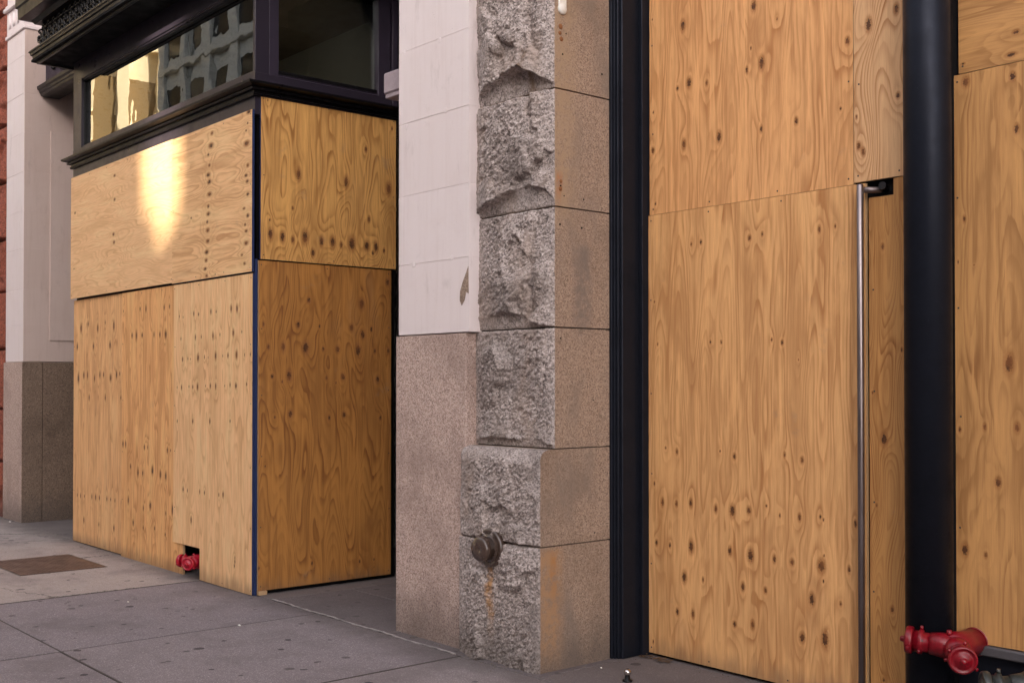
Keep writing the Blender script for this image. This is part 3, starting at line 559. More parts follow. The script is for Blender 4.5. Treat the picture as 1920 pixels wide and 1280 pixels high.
# ---------------------------------------------------------------- split-faced stone
def rock_front(w, h, seed, amp=0.045, under=None, edge=0.012, topround=0.0, step=0.0045, cuts=9, smooth_top=0.0, detail=1.0, grooves=()):
    nu = int(w/step)+2; nv = int(h/step)+2
    u, v = np.meshgrid(np.linspace(0, w, nu), np.linspace(0, h, nv)); U = u.ravel(); V = v.ravel()
    rs = np.random.RandomState(seed)
    # flat facets: every region of a jittered cell pattern gets its own tilted plane
    wu = U + 0.030*fbm(U*9, V*9, seed, 4); wv = V + 0.030*fbm(U*9, V*9, seed+9, 4)
    best = np.full(U.shape, 9.0); H = np.zeros_like(U)
    for k in range(cuts):
        cx, cz = rs.uniform(0, w), rs.uniform(0, h); sx = rs.uniform(-0.42, 0.42); sz = rs.uniform(-0.42, 0.26)
        base = amp*rs.uniform(0.45, 1.0)
        d = (wu-cx)**2 + 0.7*(wv-cz)**2 + rs.uniform(0, .01)
        val = base + sx*(wu-cx) + sz*(wv-cz)
        m = d < best; best = np.where(m, d, best); H = np.where(m, val, H)
    g = H.reshape(nv, nu)      # soften the steps between facets a little
    for _ in range(2):
        g = (g + np.roll(g, 1, 0) + np.roll(g, -1, 0) + np.roll(g, 1, 1) + np.roll(g, -1, 1))/5
    H = g.ravel()
    H = H*0.8 + amp*0.35*np.clip(1 - ((U-w/2)/(w/2))**4, 0, 1)*np.clip(1 - ((V-h*0.55)/(h*0.55))**4, 0, 1) + amp*0.25*fbm(U*5, V*5, seed+3, 3)
    H = 0.010 + 0.5*(H-0.010 + np.sqrt((H-0.010)**2 + 0.00012))
    for (pts, dep, wd) in grooves:
        gu = np.interp(V, [p[1] for p in pts], [p[0] for p in pts]) + 0.014*fbm(V*11, V*0+seed, seed+40, 4)
        q = (U - gu)
        H = H - dep*np.clip(q/wd, 0, 1)*np.exp(-np.maximum(0, q-wd)/(wd*5))*(V > pts[0][1]-0.02)
    # diagonal chips and grit
    du = U*0.80 + V*0.6; dv = -U*0.6 + V*0.80
    H = H + detail*(0.0070*fbm(du*10, dv*22, seed+5, 4, 0.62, ridged=True) + 0.0050*fbm(U*48, V*60, seed+6, 3, 0.65) + 0.0026*perlin(U*130, V*130, seed+8))
    if under is not None:
        line = np.interp(U/w, [p[0] for p in under], [p[1] for p in under]) + 0.010*fbm(U*16, U*0+seed, seed, 4)
        m = np.clip((line - V)/0.012, 0, 1); m = m*m*(3-2*m)
        low = (0.10 + 0.45*np.clip(V/np.maximum(line, 0.02), 0, 1)**1.5)*amp*0.75 + 0.004*fbm(U*14, V*14, seed+30, 4)
        over = np.exp(-np.maximum(0, V-line)/0.05)*amp*0.22*(line > 0.03)
        H = H + over
        H = H*(1-m) + np.minimum(H, low)*m
    e = np.minimum(np.minimum(U, w-U), np.minimum(V*1.4, h-V)) + 0.007*perlin(U*30, V*30, seed+7)
    k = np.clip(e/edge, 0, 1)**0.55
    rgt = np.minimum(np.clip((w-U)/0.10, 0, 1), np.clip((U+0.002)/0.12, 0, 1)**1.6)**0.5
    H = H*k*(0.10+0.90*rgt)
    H = np.minimum(H, np.minimum(0.010 + 0.42*U, 0.012 + 0.75*(w-U)) + 0.004*perlin(U*40, V*40, seed+50))
    if smooth_top > 0:
        t = np.clip((V - (h-smooth_top))/(smooth_top*0.8), 0, 1); t = t*t*(3-2*t)
        H = H*(1-t) + t*0.008
    off = np.zeros_like(U)
    if topround > 0:
        r = topround; q = np.clip(V - (h-r), 0, r); off = r - np.sqrt(np.maximum(r*r - q*q, 0))
        q2 = np.clip((0.03 - U), 0, 0.03); off = off + (0.03 - np.sqrt(np.maximum(0.0009 - q2*q2, 0)))
    return nu, nv, U, V, H, off
def stone(name, parent, x0, x1, z0, z1, yf, yb, seed, mats, **kw):
    nu, nv, U, V, H, off = rock_front(x1-x0, z1-z0, seed, **kw)
    # side-ways wander of the broken edge, pinned to the block outline
    Yc = yf - H + off
    co = np.stack([x0+U, Yc, z0+V], 1)
    if kw.get('topround'):
        pass
    g = co.reshape(nv, nu, 3)
    # skirts run back from the rim of the rough face
    ev = []; ef = []
    def skirt(rim, back):
        b = len(ev); n = len(rim)
        for p in rim: ev.append(p)
        for p in rim: ev.append((p[0], back, p[2]))
        for i in range(n-1): ef.append((b+i, b+i+1, b+n+i+1, b+n+i))
    skirt(g[::-1, -1], yb); skirt(g[:, 0], yb); skirt(g[-1], yb); skirt(g[0, ::-1], yb)
    ob = grid_mesh(name, co, nu, nv, mats, parent, extra=(np.array(ev), ef, 1))
    bm = bmesh.new(); bm.from_mesh(ob.data); bmesh.ops.recalc_face_normals(bm, faces=[f for f in bm.faces if f.material_index == 1])
    for f in bm.faces:       # dressed side faces must look outwards
        if f.material_index == 1:
            c = f.calc_center_median(); out = Vector((c.x-(x0+x1)/2, 0, c.z-(z0+z1)/2))
            n = f.normal
            if n.dot(Vector((out.x/(x1-x0), 0, out.z/(z1-z0)))) < 0: f.normal_flip()
    bm.to_mesh(ob.data); bm.free()
    return ob
pier = thing('granite_pier', 'rough split-faced granite pier with smooth tan side between the boarded storefronts', 'stone pier', (-4.80, 4.25, 0))
RM = [M['rock'], M['dressed']]
for (x0, x1, z0, z1, yf, kw) in (
    (-5.122, -4.450, 3.082, 3.90, 4.078, dict(seed=5, amp=0.060, under=((0, .02), (.12, .06), (.30, .10), (.50, .13), (.70, .14), (.85, .09), (1, .03)), grooves=[([(.44, .16), (.46, .45), (.42, .9)], .035, .02)])),
    (-5.122, -4.450, 2.452, 3.074, 4.078, dict(seed=12, amp=0.058, under=((0, .01), (.10, .05), (.35, .07), (.55, .12), (.75, .13), (.93, .10), (1, .04)), grooves=[([(.50, .2), (.50, .45), (.40, .7)], .025, .02)])),
    (-5.122, -4.450, 1.812, 2.444, 4.078, dict(seed=23, amp=0.046, under=((0, .06), (.25, .075), (.45, .095), (.65, .07), (.85, .02), (1, -.03)), grooves=[([(.47, .05), (.49, .3), (.52, .62)], .030, .015)])),
    (-5.122, -4.450, 1.168, 1.804, 4.078, dict(seed=34, amp=0.034, cuts=7, under=((0, .03), (.3, .05), (.6, .04), (.8, .05), (1, .02)), grooves=[([(.45, .05), (.53, .25), (.60, .40), (.62, .7)], .018, .02)])),
    (-5.140, -4.450, 0.657, 1.162, 3.975, dict(seed=45, amp=0.030, cuts=10, edge=0.010, topround=0.07, smooth_top=0.075, grooves=[([(.50, .12), (.53, .3), (.50, .40)], .012, .01)])),
    (-5.140, -4.450, -0.02, 0.651, 3.975, dict(seed=56, amp=0.030, cuts=8, edge=0.010))):
    sd = kw.pop('seed'); stone('rough_block', pier, x0, x1, z0, z1, yf, 4.485, sd, RM, **kw)
bm = bmesh.new(); box(bm, (-5.11, 4.088, 0), (-4.466, 4.47, 3.9))
to_obj('mortar_core', bm, M['mortar'], pier)
# small things on the dressed side of the pier
bm = bmesh.new()
for (y, z, r) in ((4.16, 3.38, .004), (4.135, 3.265, .005), (4.43, 3.21, .006), (4.12, 2.56, .006), (4.145, 2.51, .004), (4.29, 2.505, .005), (4.115, 2.355, .006), (4.275, 2.35, .006), (4.12, 1.75, .005), (4.36, 1.42, .004), (4.37, 0.70, .004)):
    lathe(bm, [(-0.004, r), (0.0012, r), (0.0014, r*0.6)], (-4.4502, y, z), (1, 0, 0), 10)
to_obj('drill_hole_plug', bm, M['void'], pier)
bm = bmesh.new()
lathe(bm, [(-0.002, 0.030), (0.006, 0.030), (0.012, 0.024), (0.014, 0.001)], (-4.4495, 4.13, 3.505), (1, 0, 0), 20)
box(bm, (-4.452, 4.102, 3.50), (-4.440, 4.158, 3.62), 0.004)
to_obj('white_mount', bm, M['plastic'], pier)
s = NT('rust_stain', 0.85); n = s.noise(s.co(), 30, 5, 0.7)
s.done(s.mix(n, (0.30, 0.13, 0.045), (0.16, 0.06, 0.025)), None, s.bump(n, 0.003)); M['ruststain'] = s.m
bm = bmesh.new()
for (y, z, r) in ((4.12, 3.41, .016), (4.115, 3.375, .012), (4.125, 3.345, .014), (4.122, 2.585, .011), (4.118, 2.545, .013)):
    lathe(bm, [(-0.002, r), (0.002, r*0.9), (0.004, r*0.5), (0.0045, .001)], (-4.4500, y, z), (1, 0, 0), 9)
to_obj('rusty_anchor', bm, M['ruststain'], pier)

# brown capped pipe outlet on the pier
vlv = thing('pipe_outlet', 'brown capped pipe outlet with round wall plate on the base of the granite pier', 'pipe outlet', (-4.83, 3.93, 0.62))
ax = (0, -1, 0); c0 = (-4.818, 3.945, 0.618)
bm = bmesh.new()
lathe(bm, [(-0.05, 0.105), (0.012, 0.106), (0.020, 0.100), (0.022, 0.090), (0.016, 0.082), (0.016, 0.074), (0.024, 0.066), (0.030, 0.05)], c0, ax, 40)
for k in range(9):       # raised cast bars round the plate
    a = rad(25 + k*30)
    p = Vector(c0) + Vector((math.cos(a)*0.083, -0.016, math.sin(a)*0.083)); q = Vector((-math.sin(a), 0, math.cos(a)))
    tube(bm, [p - q*0.013, p + q*0.013], 0.0045, 6)
to_obj('wall_plate', bm, M['bronze'], vlv)
bm = bmesh.new()
lathe(bm, [(0.0, 0.064), (0.050, 0.064), (0.054, 0.069), (0.080, 0.068), (0.090, 0.062), (0.092, 0.014), (0.088, 0.010), (0.088, 0.001)], c0, ax, 32)
for k in (0, 1, 2):
    a = rad(50+120*k); p = Vector(c0) + Vector((math.cos(a)*0.060, -0.066, math.sin(a)*0.060))
    tube(bm, [p, p + Vector((math.cos(a)*0.014, 0, math.sin(a)*0.014))], 0.008, 8)
to_obj('cap', bm, M['bronze'], vlv)
s = NT('orange_rust_streak', 0.85)
o_ = s.co(); zz_ = s.noise(o_, 22, 5, 0.7)
s.done(s.mix(zz_, (0.27, 0.15, 0.06), (0.20, 0.13, 0.085)), None, s.bump(zz_, 0.003)); M['streak'] = s.m

# ---------------------------------------------------------------- painted pilaster and granite slab
def courses(bm, x0, x1, y0, y1, zs, bev=0.003):
    tl = bm.verts.layers.float.new('tint'); q = 0
    box(bm, (x0+0.003, y0+0.0035, zs[0]+0.003), (x1-0.0015, y1-0.003, zs[-1]-0.003))
    for a, b in zip(zs, zs[1:]):
        old = set(bm.verts); q += 1
        box(bm, (x0, y0 + 0.0008*(q % 2), a+0.0010), (x1, y1, b-0.0010), bev)
        for v in bm.verts:
            if v not in old: v[tl] = ((q*0.618) % 1.0)
pil = thing('painted_pilaster', 'pinkish white painted pilaster over a speckled granite slab, touching the granite pier', 'pilaster', (-5.45, 4.1, 0))
bm = bmesh.new(); courses(bm, -5.775, -5.080, 3.995, 4.40, [1.803, 2.228, 2.648, 3.090, 3.531, 3.97, 4.4], 0.0012)
o = to_obj('painted_shaft', bm, M['white'], pil)
bm = bmesh.new(); box(bm, (-5.81, 4.000, -0.02), (-5.113, 4.40, 1.798), 0.004)
to_obj('granite_base', bm, M['pink'], pil)
bm = bmesh.new()     # bruised paint where the surface has flaked to the stone
ol = [(-5.084, 2.175), (-5.081, 2.02), (-5.105, 2.03), (-5.118, 1.985), (-5.145, 1.955), (-5.163, 1.985), (-5.160, 2.035), (-5.135, 2.09), (-5.110, 2.13)]
vs = [bm.verts.new((x, 3.9935, z)) for x, z in ol]; f = bm.faces.new(vs); r = bmesh.ops.extrude_face_region(bm, geom=[f])
for v in r['geom']:
    if isinstance(v, bmesh.types.BMVert): v.co.y += 0.003
bmesh.ops.recalc_face_normals(bm, faces=bm.faces[:])
to_obj('flaked_patch', bm, M['dressed'], pil)
bm = bmesh.new()     # cold joints patched with round filler dabs
for (x, z) in ((-5.70, 3.07), (-5.30, 3.10), (-5.62, 2.225), (-5.24, 2.235), (-5.36, 3.52), (-5.72, 3.525)):
    lathe(bm, [(-0.002, 0.020), (0.0004, 0.017), (0.0008, 0.010), (0.0009, 0.001)], (x, 3.995, z), (0, -1, 0), 18)
to_obj('filler_dab', bm, M['white'], pil)
bm = bmesh.new(); box(bm, (-5.985, 4.02, 3.325), (-5.776, 4.17, 3.46), 0.010)
box(bm, (-5.975, 4.03, 3.30), (-5.776, 4.16, 3.325), 0.003)
tag(to_obj('wall_bracket', bm, M['greystone']), 'grey block bracket sticking out beside the white pilaster above the side boards', 'bracket')

far = thing('far_pilaster', 'far pilaster at the left edge, pink painted above and granite below', 'pilaster', (-13.2, 4.3, 0))
bm = bmesh.new(); courses(bm, -13.52, -12.905, 3.985, 4.80, [1.748, 2.143, 2.538, 2.98, 3.395, 3.82, 4.25, 4.68, 5.10, 5.405])
fs = to_obj('painted_shaft', bm, [M['white'], M['white_shaded']], far)
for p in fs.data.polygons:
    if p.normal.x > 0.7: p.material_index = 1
bm = bmesh.new(); box(bm, (-13.56, 3.975, -0.02), (-12.90, 4.190, 1.745), 0.004)
gb = to_obj('granite_base', bm, [M['pink'], M['brown']], far)
bm = bmesh.new(); box(bm, (-13.50, 4.195, -0.02), (-12.902, 4.90, 1.743), 0.004)
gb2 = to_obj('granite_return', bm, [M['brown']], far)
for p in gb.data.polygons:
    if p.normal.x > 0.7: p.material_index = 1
bm = bmesh.new(); box(bm, (-12.904, 4.262, 1.985), (-12.893, 4.80, 4.3), 0.003)
to_obj('raised_panel', bm, M['white_shaded'], far)
# capital: necking bands with hanging leaf shapes
bm = bmesh.new()
box(bm, (-13.535, 3.965, 5.385), (-12.89, 4.80, 5.425), 0.006); box(bm, (-13.52, 3.98, 5.425), (-12.905, 4.8, 5.69), 0.003)
box(bm, (-13.55, 3.945, 5.69), (-12.875, 4.8, 5.74), 0.008); box(bm, (-13.535, 3.965, 5.74), (-12.89, 4.8, 5.77), 0.004); box(bm, (-13.52, 3.985, 5.77), (-12.9, 4.8, 6.4), 0.003)
for k in range(4):
    x = -13.42 + k*0.145
    pts = [(x + 0.045*math.sin(t*3.1), 3.972, 5.66 - 0.17*t - 0.03*math.sin(t*3.14)) for t in [i/8 for i in range(9)]]
    tube(bm, pts, [0.006 + 0.012*math.sin(3.14*i/8) for i in range(9)], 8)
to_obj('capital', bm, M['white'], far)
bm = bmesh.new(); 
lathe(bm, [(0, 0.03), (0.02, 0.032), (0.03, 0.02), (0.034, 0.001)], (-13.40, 3.985, 5.86), (0, -1, 0), 14); to_obj('bolt_head', bm, M['green'], far)

# red sandstone wall beyond
rw = thing('red_stone_wall', 'rough red sandstone wall at the far left edge of the photo', 'stone wall', (-15.5, 4.2, 0))
zs = [-0.02, 0.62, 1.22, 1.9, 2.55, 3.15, 3.8, 4.45, 5.1, 5.75, 6.4]
for i, (a, b) in enumerate(zip(zs, zs[1:])):
    stone('red_block', rw, -14.9 + 0.3*(i % 2), -13.57, a+0.006, b-0.006, 4.03, 4.6, 80+i, [M['redstone'], M['redstone']], amp=0.07, edge=0.03, step=0.014)
bm = bmesh.new(); box(bm, (-18.0, 4.12, -0.02), (-13.55, 4.9, 6.4)); to_obj('backing', bm, M['redstone'], rw)

# ---------------------------------------------------------------- window bay
bay = thing('window_bay', 'black framed display window bay boarded with plywood below', 'window bay', (-9.24, 4.4, 0))
X0, X1, Y0, Y1 = -11.08, -7.405, 3.875, 5.10
path = [(X0, 5.3), (X0, Y0), (X1, Y0), (X1, 5.3)]
# travel goes down the left side, along the front to the right, up the right side: outward is to the right of travel
def mould(name, prof, m, p=path, parent=bay):
    bm = bmesh.new(); sweep(bm, prof, p); bmesh.ops.recalc_face_normals(bm, faces=bm.faces[:]); return to_obj(name, bm, m, parent)
mould('lower_rail', [(0.0, 3.44), (0.0, 3.575), (-0.05, 3.575), (-0.05, 3.44)], M['black'])
mould('sill_moulding', [(0.0, 3.566), (0.020, 3.568), (0.026, 3.584), (0.016, 3.590), (0.018, 3.604), (0.044, 3.608), (0.050, 3.622), (0.036, 3.627), (0.060, 3.636), (0.086, 3.644), (0.090, 3.660), (0.060, 3.665), (0.020, 3.672), (-0.05, 3.672), (-0.05, 3.572)], M['iron'])
mould('bottom_rail', [(0.0, 3.672), (0.002, 3.742), (-0.012, 3.750), (-0.012, 3.760), (-0.060, 3.765), (-0.060, 3.672)], M['black'])
mould('top_rail', [(0.0, 4.40), (0.0, 4.585), (-0.07, 4.585), (-0.07, 4.385), (-0.012, 4.385), (-0.012, 4.395)], M['black'], [(X0, 5.3), (X0, Y0), (X1, Y0)])
bm = bmesh.new(); box(bm, (X1-0.07, Y0+0.075, 4.50), (X1, 5.3, 4.586), 0.003); to_obj('side_rail', bm, M['black'], bay)
bm = bmesh.new()
for (a, b) in (((X0, Y0), (X0+0.215, Y0+0.07)), ((X1-0.035, Y0), (X1, Y0+0.115))):
    box(bm, (a[0], a[1]-0.001, 3.673), (b[0], b[1], 4.41 if a[0] < -9 else 4.52), 0.004)
to_obj('corner_post', bm, M['black'], bay)
bm = bmesh.new(); box(bm, (X1-0.09, Y0+0.112, 3.673), (X1+0.001, Y0+0.190, 4.52), 0.003); box(bm, (X1-0.06, 4.93, 3.673), (X1+0.001, 5.04, 4.52), 0.003)
box(bm, (X1-0.06, 5.05, 3.60), (X1+0.02, 5.30, 5.0), 0.003)
to_obj('side_post', bm, M['purple'], bay)
def glass_mat():
    s = NT('plate_glass', 0.0); s.t.nodes.remove(s.b)
    o = s.co(); wv = s.noise(s.co((1.0, 1, 0.7)), 2.6, 2, 0.45); wv2 = s.noise(s.co((1, 1, 1.6)), 9, 1)
    nb = s.bump(s.math('ADD', wv, s.math('MULTIPLY', wv2, 0.04)), 0.0010, 1.0)
    g = s.n('ShaderNodeBsdfGlossy', Color=(0.95, 0.97, 0.96), Roughness=0.0, Normal=nb)
    t = s.n('ShaderNodeBsdfTransparent', Color=(0.92, 0.95, 0.93))
    fr = s.n('ShaderNodeFresnel', IOR=1.65)
    f2 = s.math('MULTIPLY_ADD', fr.outputs[0], 1.5, 0.06, clamp=True)
    m = s.n('ShaderNodeMixShader', i0=f2, i1=t.outputs[0], i2=g.outputs[0])
    out = s.t.nodes['Material Output']; s.t.links.new(m.outputs[0], out.inputs[0]); return s.m
M['glass'] = glass_mat()
bm = bmesh.new(); box(bm, (X0+0.20, Y0+0.045, 3.755), (X1-0.03, Y0+0.051, 4.39)); to_obj('front_pane', bm, M['glass'], bay)
bm = bmesh.new(); box(bm, (X1-0.051, Y0+0.185, 3.79), (X1-0.045, 4.935, 4.52)); to_obj('side_pane', bm, M['glass'], bay)
bm = bmesh.new()     # thin metal bead round the glass
for (a, b, c, d) in ((X0+0.212, X1-0.032, 3.757, 3.768), (X0+0.212, X1-0.032, 4.376, 4.386)):
    box(bm, (a, Y0+0.022, c), (b, Y0+0.044, d), 0.002)
box(bm, (X0+0.212, Y0+0.022, 3.768), (X0+0.224, Y0+0.044, 4.376), 0.002); box(bm, (X1-0.047, Y0+0.022, 3.768), (X1-0.036, Y0+0.044, 4.376), 0.002)
box(bm, (X1-0.044, Y0+0.188, 3.765), (X1-0.020, 4.935, 3.790), 0.002); box(bm, (X1-0.044, Y0+0.188, 3.79), (X1-0.020, Y0+0.200, 4.40), 0.002)
to_obj('glazing_bead', bm, M['iron'], bay)
# backing walls behind the boards, interior
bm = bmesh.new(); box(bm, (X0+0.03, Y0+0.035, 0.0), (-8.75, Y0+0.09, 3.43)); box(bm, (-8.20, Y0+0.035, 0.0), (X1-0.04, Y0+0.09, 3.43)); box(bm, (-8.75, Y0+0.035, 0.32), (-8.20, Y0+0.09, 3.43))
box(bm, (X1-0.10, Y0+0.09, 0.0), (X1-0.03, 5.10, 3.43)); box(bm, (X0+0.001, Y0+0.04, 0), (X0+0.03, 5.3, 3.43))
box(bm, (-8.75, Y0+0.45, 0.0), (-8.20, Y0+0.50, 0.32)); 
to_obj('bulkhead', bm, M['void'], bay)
bm = bmesh.new(); box(bm, (X0, Y0+0.06, 3.60), (X1-0.05, 6.0, 3.66)); to_obj('display_floor', bm, M['plaster'], bay)
bm = bmesh.new(); box(bm, (-14.0, 6.0, 0.0), (X1+0.6, 6.1, 4.98)); to_obj('back_wall', bm, M['plaster'], bay)
bm = bmesh.new(); box(bm, (X0, Y0+0.08, 4.965), (X1-0.03, 6.0, 5.05)); to_obj('ceiling', bm, M['ceil'], bay)
bm = bmesh.new(); box(bm, (X0+0.01, Y0+0.08, 3.66), (X0+0.05, 6.0, 4.96)); to_obj('end_wall', bm, M['ceil'], bay)
bm = bmesh.new(); box(bm, (-8.28, 3.93, 0.03), (-8.18, 4.1, 0.31)); 
bm.free()

# cornice over the bay
cp = [(X0+0.10, 5.3), (X0+0.10, Y0), (X1, Y0), (X1, 5.3)]
mould('cornice_soffit', [(-0.05, 4.588), (0.325, 4.588), (0.325, 4.610), (-0.05, 4.610)], M['void'], cp)
mould('cornice_moulding', [(0.0, 4.6105), (0.25, 4.611), (0.262, 4.572), (0.285, 4.570), (0.290, 4.592), (0.300, 4.596), (0.303, 4.616), (0.315, 4.620), (0.318, 4.645), (0.332, 4.650), (0.335, 4.672), (0.345, 4.676), (0.345, 4.690), (0.0, 4.690)], M['iron'], cp)
mould('frieze_back', [(0.0, 4.6905), (0.270, 4.6905), (0.240, 4.95), (0.0, 4.95)], M['void'], cp)
mould('crown', [(0.0, 4.951), (0.30, 4.951), (0.33, 4.985), (0.36, 4.99), (0.42, 5.00), (0.425, 5.10), (0.44, 5.11), (0.44, 5.40), (0.0, 5.40)], M['iron'], cp)
# scrolled ironwork: rings, stems and leaf lobes repeated along the frieze
bm = bmesh.new()
def arc(cx, cz, r, a0, a1, y, rr, n=9):
    tube(bm, [(cx + r*math.cos(rad(a0+(a1-a0)*i/n)), y - 0.0, cz + r*math.sin(rad(a0+(a1-a0)*i/n))) for i in range(n+1)], rr, 5)
k = 0; x = X0 - 0.16
while x < X1 + 0.28:
    yf = Y0 - 0.268
    for (zc, sgn, r) in ((4.755, 1, 0.048), (4.835, -1, 0.048), (4.910, 1, 0.036)):
        arc(x + 0.045*sgn, zc, r, 200*sgn, 200*sgn + 300, yf + (zc-4.69)*0.115, 0.012)
        lathe(bm, [(0, .022), (.014, .018), (.020, .005)], (x + 0.045*sgn, yf + (zc-4.69)*0.115 - 0.002, zc), (0, -1, 0), 6)
    arc(x, 4.80, 0.10, 60, 120, yf + 0.005, 0.008, 5); tube(bm, [(x+0.07, yf, 4.70), (x+0.085, yf+0.01, 4.79), (x+0.06, yf+0.02, 4.88), (x+0.075, yf+0.026, 4.94)], 0.008, 5)
    x += 0.145
x = 3.62
while x < 5.2:           # return of the frieze along the right side
    for (zc, sgn) in ((4.755, 1), (4.835, -1), (4.905, 1)):
        tube(bm, [(X1 + 0.268 - (zc-4.69)*0.115, x + 0.045*sgn + 0.038*math.cos(i*.7), zc + 0.038*math.sin(i*.7)) for i in range(9)], 0.009, 5)
    x += 0.145
fr = to_obj('ironwork_frieze', bm, M['iron'], bay); tag(fr, 'pierced scrolling ironwork band')

# white fixture bits lying on the window sill behind the glass
t = thing('shelf_rod', 'thin white rod with clip fittings lying inside the display window', 'rod', (-8.0, 3.97, 3.80))
bm = bmesh.new(); tube(bm, [(-8.26, 3.985, 3.815), (-7.50, 3.985, 3.830)], 0.009, 8); to_obj('rod', bm, M['plastic'], t)
bm = bmesh.new()
bm.free()
for x in (-8.50, -8.32, -8.92):
    bm = bmesh.new(); box(bm, (x-0.06, 3.955, 3.768), (x+0.06, 4.0, 3.800), 0.004); box(bm, (x, 3.965, 3.80), (x+0.03, 3.99, 3.825), 0.004)
    to_obj('clip', bm, M['plastic'], t)
t2 = thing('loose_cable', 'thin pale loose cable curling up inside the display window', 'cable', (-8.85, 4.0, 3.8))
bm = bmesh.new(); tube(bm, [(-8.78, 3.985, 3.80), (-8.83, 3.985, 3.86), (-8.87, 3.99, 3.90), (-8.90, 3.99, 3.96), (-8.885, 3.99, 4.02), (-8.90, 3.99, 4.10)], 0.004, 6); to_obj('cord', bm, M['plastic'], t2)
bm = bmesh.new(); box(bm, (-8.80, 3.97, 3.785), (-8.74, 4.0, 3.80), 0.003); to_obj('plug', bm, M['plastic'], t2)

# iron lintel between the bay and the far pilaster
lin = thing('iron_lintel', 'purple-black panelled iron lintel between the far pilaster and the window bay', 'lintel', (-12.0, 4.3, 4.6))
lp = [(-12.895, 4.20), (-11.085, 4.20)]
bm = bmesh.new(); box(bm, (-12.895, 4.205, 4.78), (-11.085, 4.42, 5.40), 0.003); to_obj('panel_board', bm, M['purple'], lin)
bm = bmesh.new(); sweep(bm, [(0.0, 4.66), (0.045, 4.668), (0.05, 4.69), (0.062, 4.70), (0.066, 4.72), (0.085, 4.735), (0.09, 4.765), (0.06, 4.775), (0.0, 4.778), (-0.15, 4.778), (-0.15, 4.66)], lp)
bmesh.ops.recalc_face_normals(bm, faces=bm.faces[:]); to_obj('lintel_moulding', bm, M['iron'], lin)
bm = bmesh.new()
lathe(bm, [(0, .07), (.012, .072), (.018, .055), (.010, .045), (.022, .03), (.03, .012), (.031, .001)], (-12.62, 4.205, 4.98), (0, -1, 0), 16)
for k in range(8):
    a = rad(45*k); lathe(bm, [(0, .018), (.016, .014), (.02, .004)], (-12.62+.056*math.cos(a), 4.20, 4.98+.056*math.sin(a)), (0, -1, 0), 8)
to_obj('rosette', bm, M['iron'], lin)
bm = bmesh.new()
for x in (-12.38, -12.05, -11.8): box(bm, (x, 4.185, 4.86), (x+0.05, 4.205, 5.3), 0.004)
box(bm, (-12.30, 4.188, 4.84), (-11.09, 4.205, 4.875), 0.004)
to_obj('panel_strip', bm, M['purple'], lin)
# dark doorway wall behind far recess and behind the near entrance
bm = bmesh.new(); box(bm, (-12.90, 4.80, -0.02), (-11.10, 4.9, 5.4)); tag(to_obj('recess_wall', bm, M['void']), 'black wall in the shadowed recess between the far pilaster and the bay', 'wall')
dr = thing('entrance_door', 'black entrance door in the shadowed gap between the side boards and the white pilaster', 'door', (-6.6, 5.3, 0))
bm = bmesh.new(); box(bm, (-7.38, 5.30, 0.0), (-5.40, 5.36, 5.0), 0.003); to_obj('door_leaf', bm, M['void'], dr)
bm = bmesh.new(); box(bm, (-7.38, 5.09, 0.0), (-7.22, 5.30, 4.7), 0.004); box(bm, (-5.81, 4.41, 0.0), (-5.45, 5.30, 4.7), 0.004); to_obj('door_frame', bm, M['iron'], dr)

# ---------------------------------------------------------------- building mass above (shades the recesses)
mass = thing('corner_building', 'dark upper wall of the building over the storefronts', 'building', (-6, 6, 4.4))
bm = bmesh.new(); box(bm, (-20, 6.2, -0.1), (8, 7.2, 14)); box(bm, (-20, 4.45, 5.42), (8, 6.2, 14)); box(bm, (-7.0, 4.12, 5.4), (8, 4.45, 14)); to_obj('upper_wall', bm, M['dressed'], mass)

# ---------------------------------------------------------------- boarded door, jamb, column
jb = thing('steel_jamb', 'blue-black ribbed steel jamb between the granite pier and the boarded door', 'door jamb', (-4.42, 4.6, 0))
bm = bmesh.new()
box(bm, (-4.52, 4.488, 0.0), (-4.436, 4.62, 5.4), 0.003); box(bm, (-4.436, 4.500, 0.0), (-4.424, 4.62, 5.4), 0.002)
box(bm, (-4.424, 4.512, 0.0), (-4.409, 4.62, 5.4), 0.003); to_obj('ribbed_stop', bm, M['navy'], jb)
bm = bmesh.new(); box(bm, (-4.52, 4.530, 0.0), (-4.394, 4.76, 5.4), 0.004); box(bm, (-4.394, 4.66, 0.0), (-4.366, 4.76, 5.4), 0.002); to_obj('frame', bm, M['navy'], jb)
door = thing('boarded_door', 'black door hidden behind plywood with only its tall steel pull handle showing', 'door', (-3.5, 4.8, 0))
bm = bmesh.new(); box(bm, (-4.36, 4.745, 0.0), (-2.62, 4.80, 5.4)); to_obj('door_leaf', bm, M['void'], door)
bm = bmesh.new(); lathe(bm, [(0, 0.0125), (0.003, 0.016), (2.395, 0.016), (2.398, 0.0135)], (-2.984, 4.655, 0.035), (0, 0, 1), 20)
pull = to_obj('pull_handle', bm, M['steel'], door)
def sub(name, bm, m, par):
    o = to_obj(name, bm, m); o.parent = par; o.matrix_parent_inverse = par.matrix_parent_inverse @ Matrix.Identity(4)
    o.matrix_parent_inverse = Matrix.Identity(4)
    return o
bm = bmesh.new(); tube(bm, [(-2.976, 4.672, 2.408), (-2.945, 4.70, 2.408), (-2.925, 4.730, 2.408), (-2.915, 4.745, 2.408)], [0.0145, 0.0145, 0.0145, 0.012], 16)
sub('bracket', bm, M['steel'], pull)
bm = bmesh.new(); lathe(bm, [(0, 0.012), (0.04, 0.012), (0.045, 0.018), (0.055, 0.018)], (-2.90, 4.742, 2.412), (0.2, -1, 0.15), 12); sub('bolt', bm, M['iron'], pull)
col = thing('steel_column', 'round blue-black steel column right of the boarded door', 'column', (-2.655, 4.66, 0))
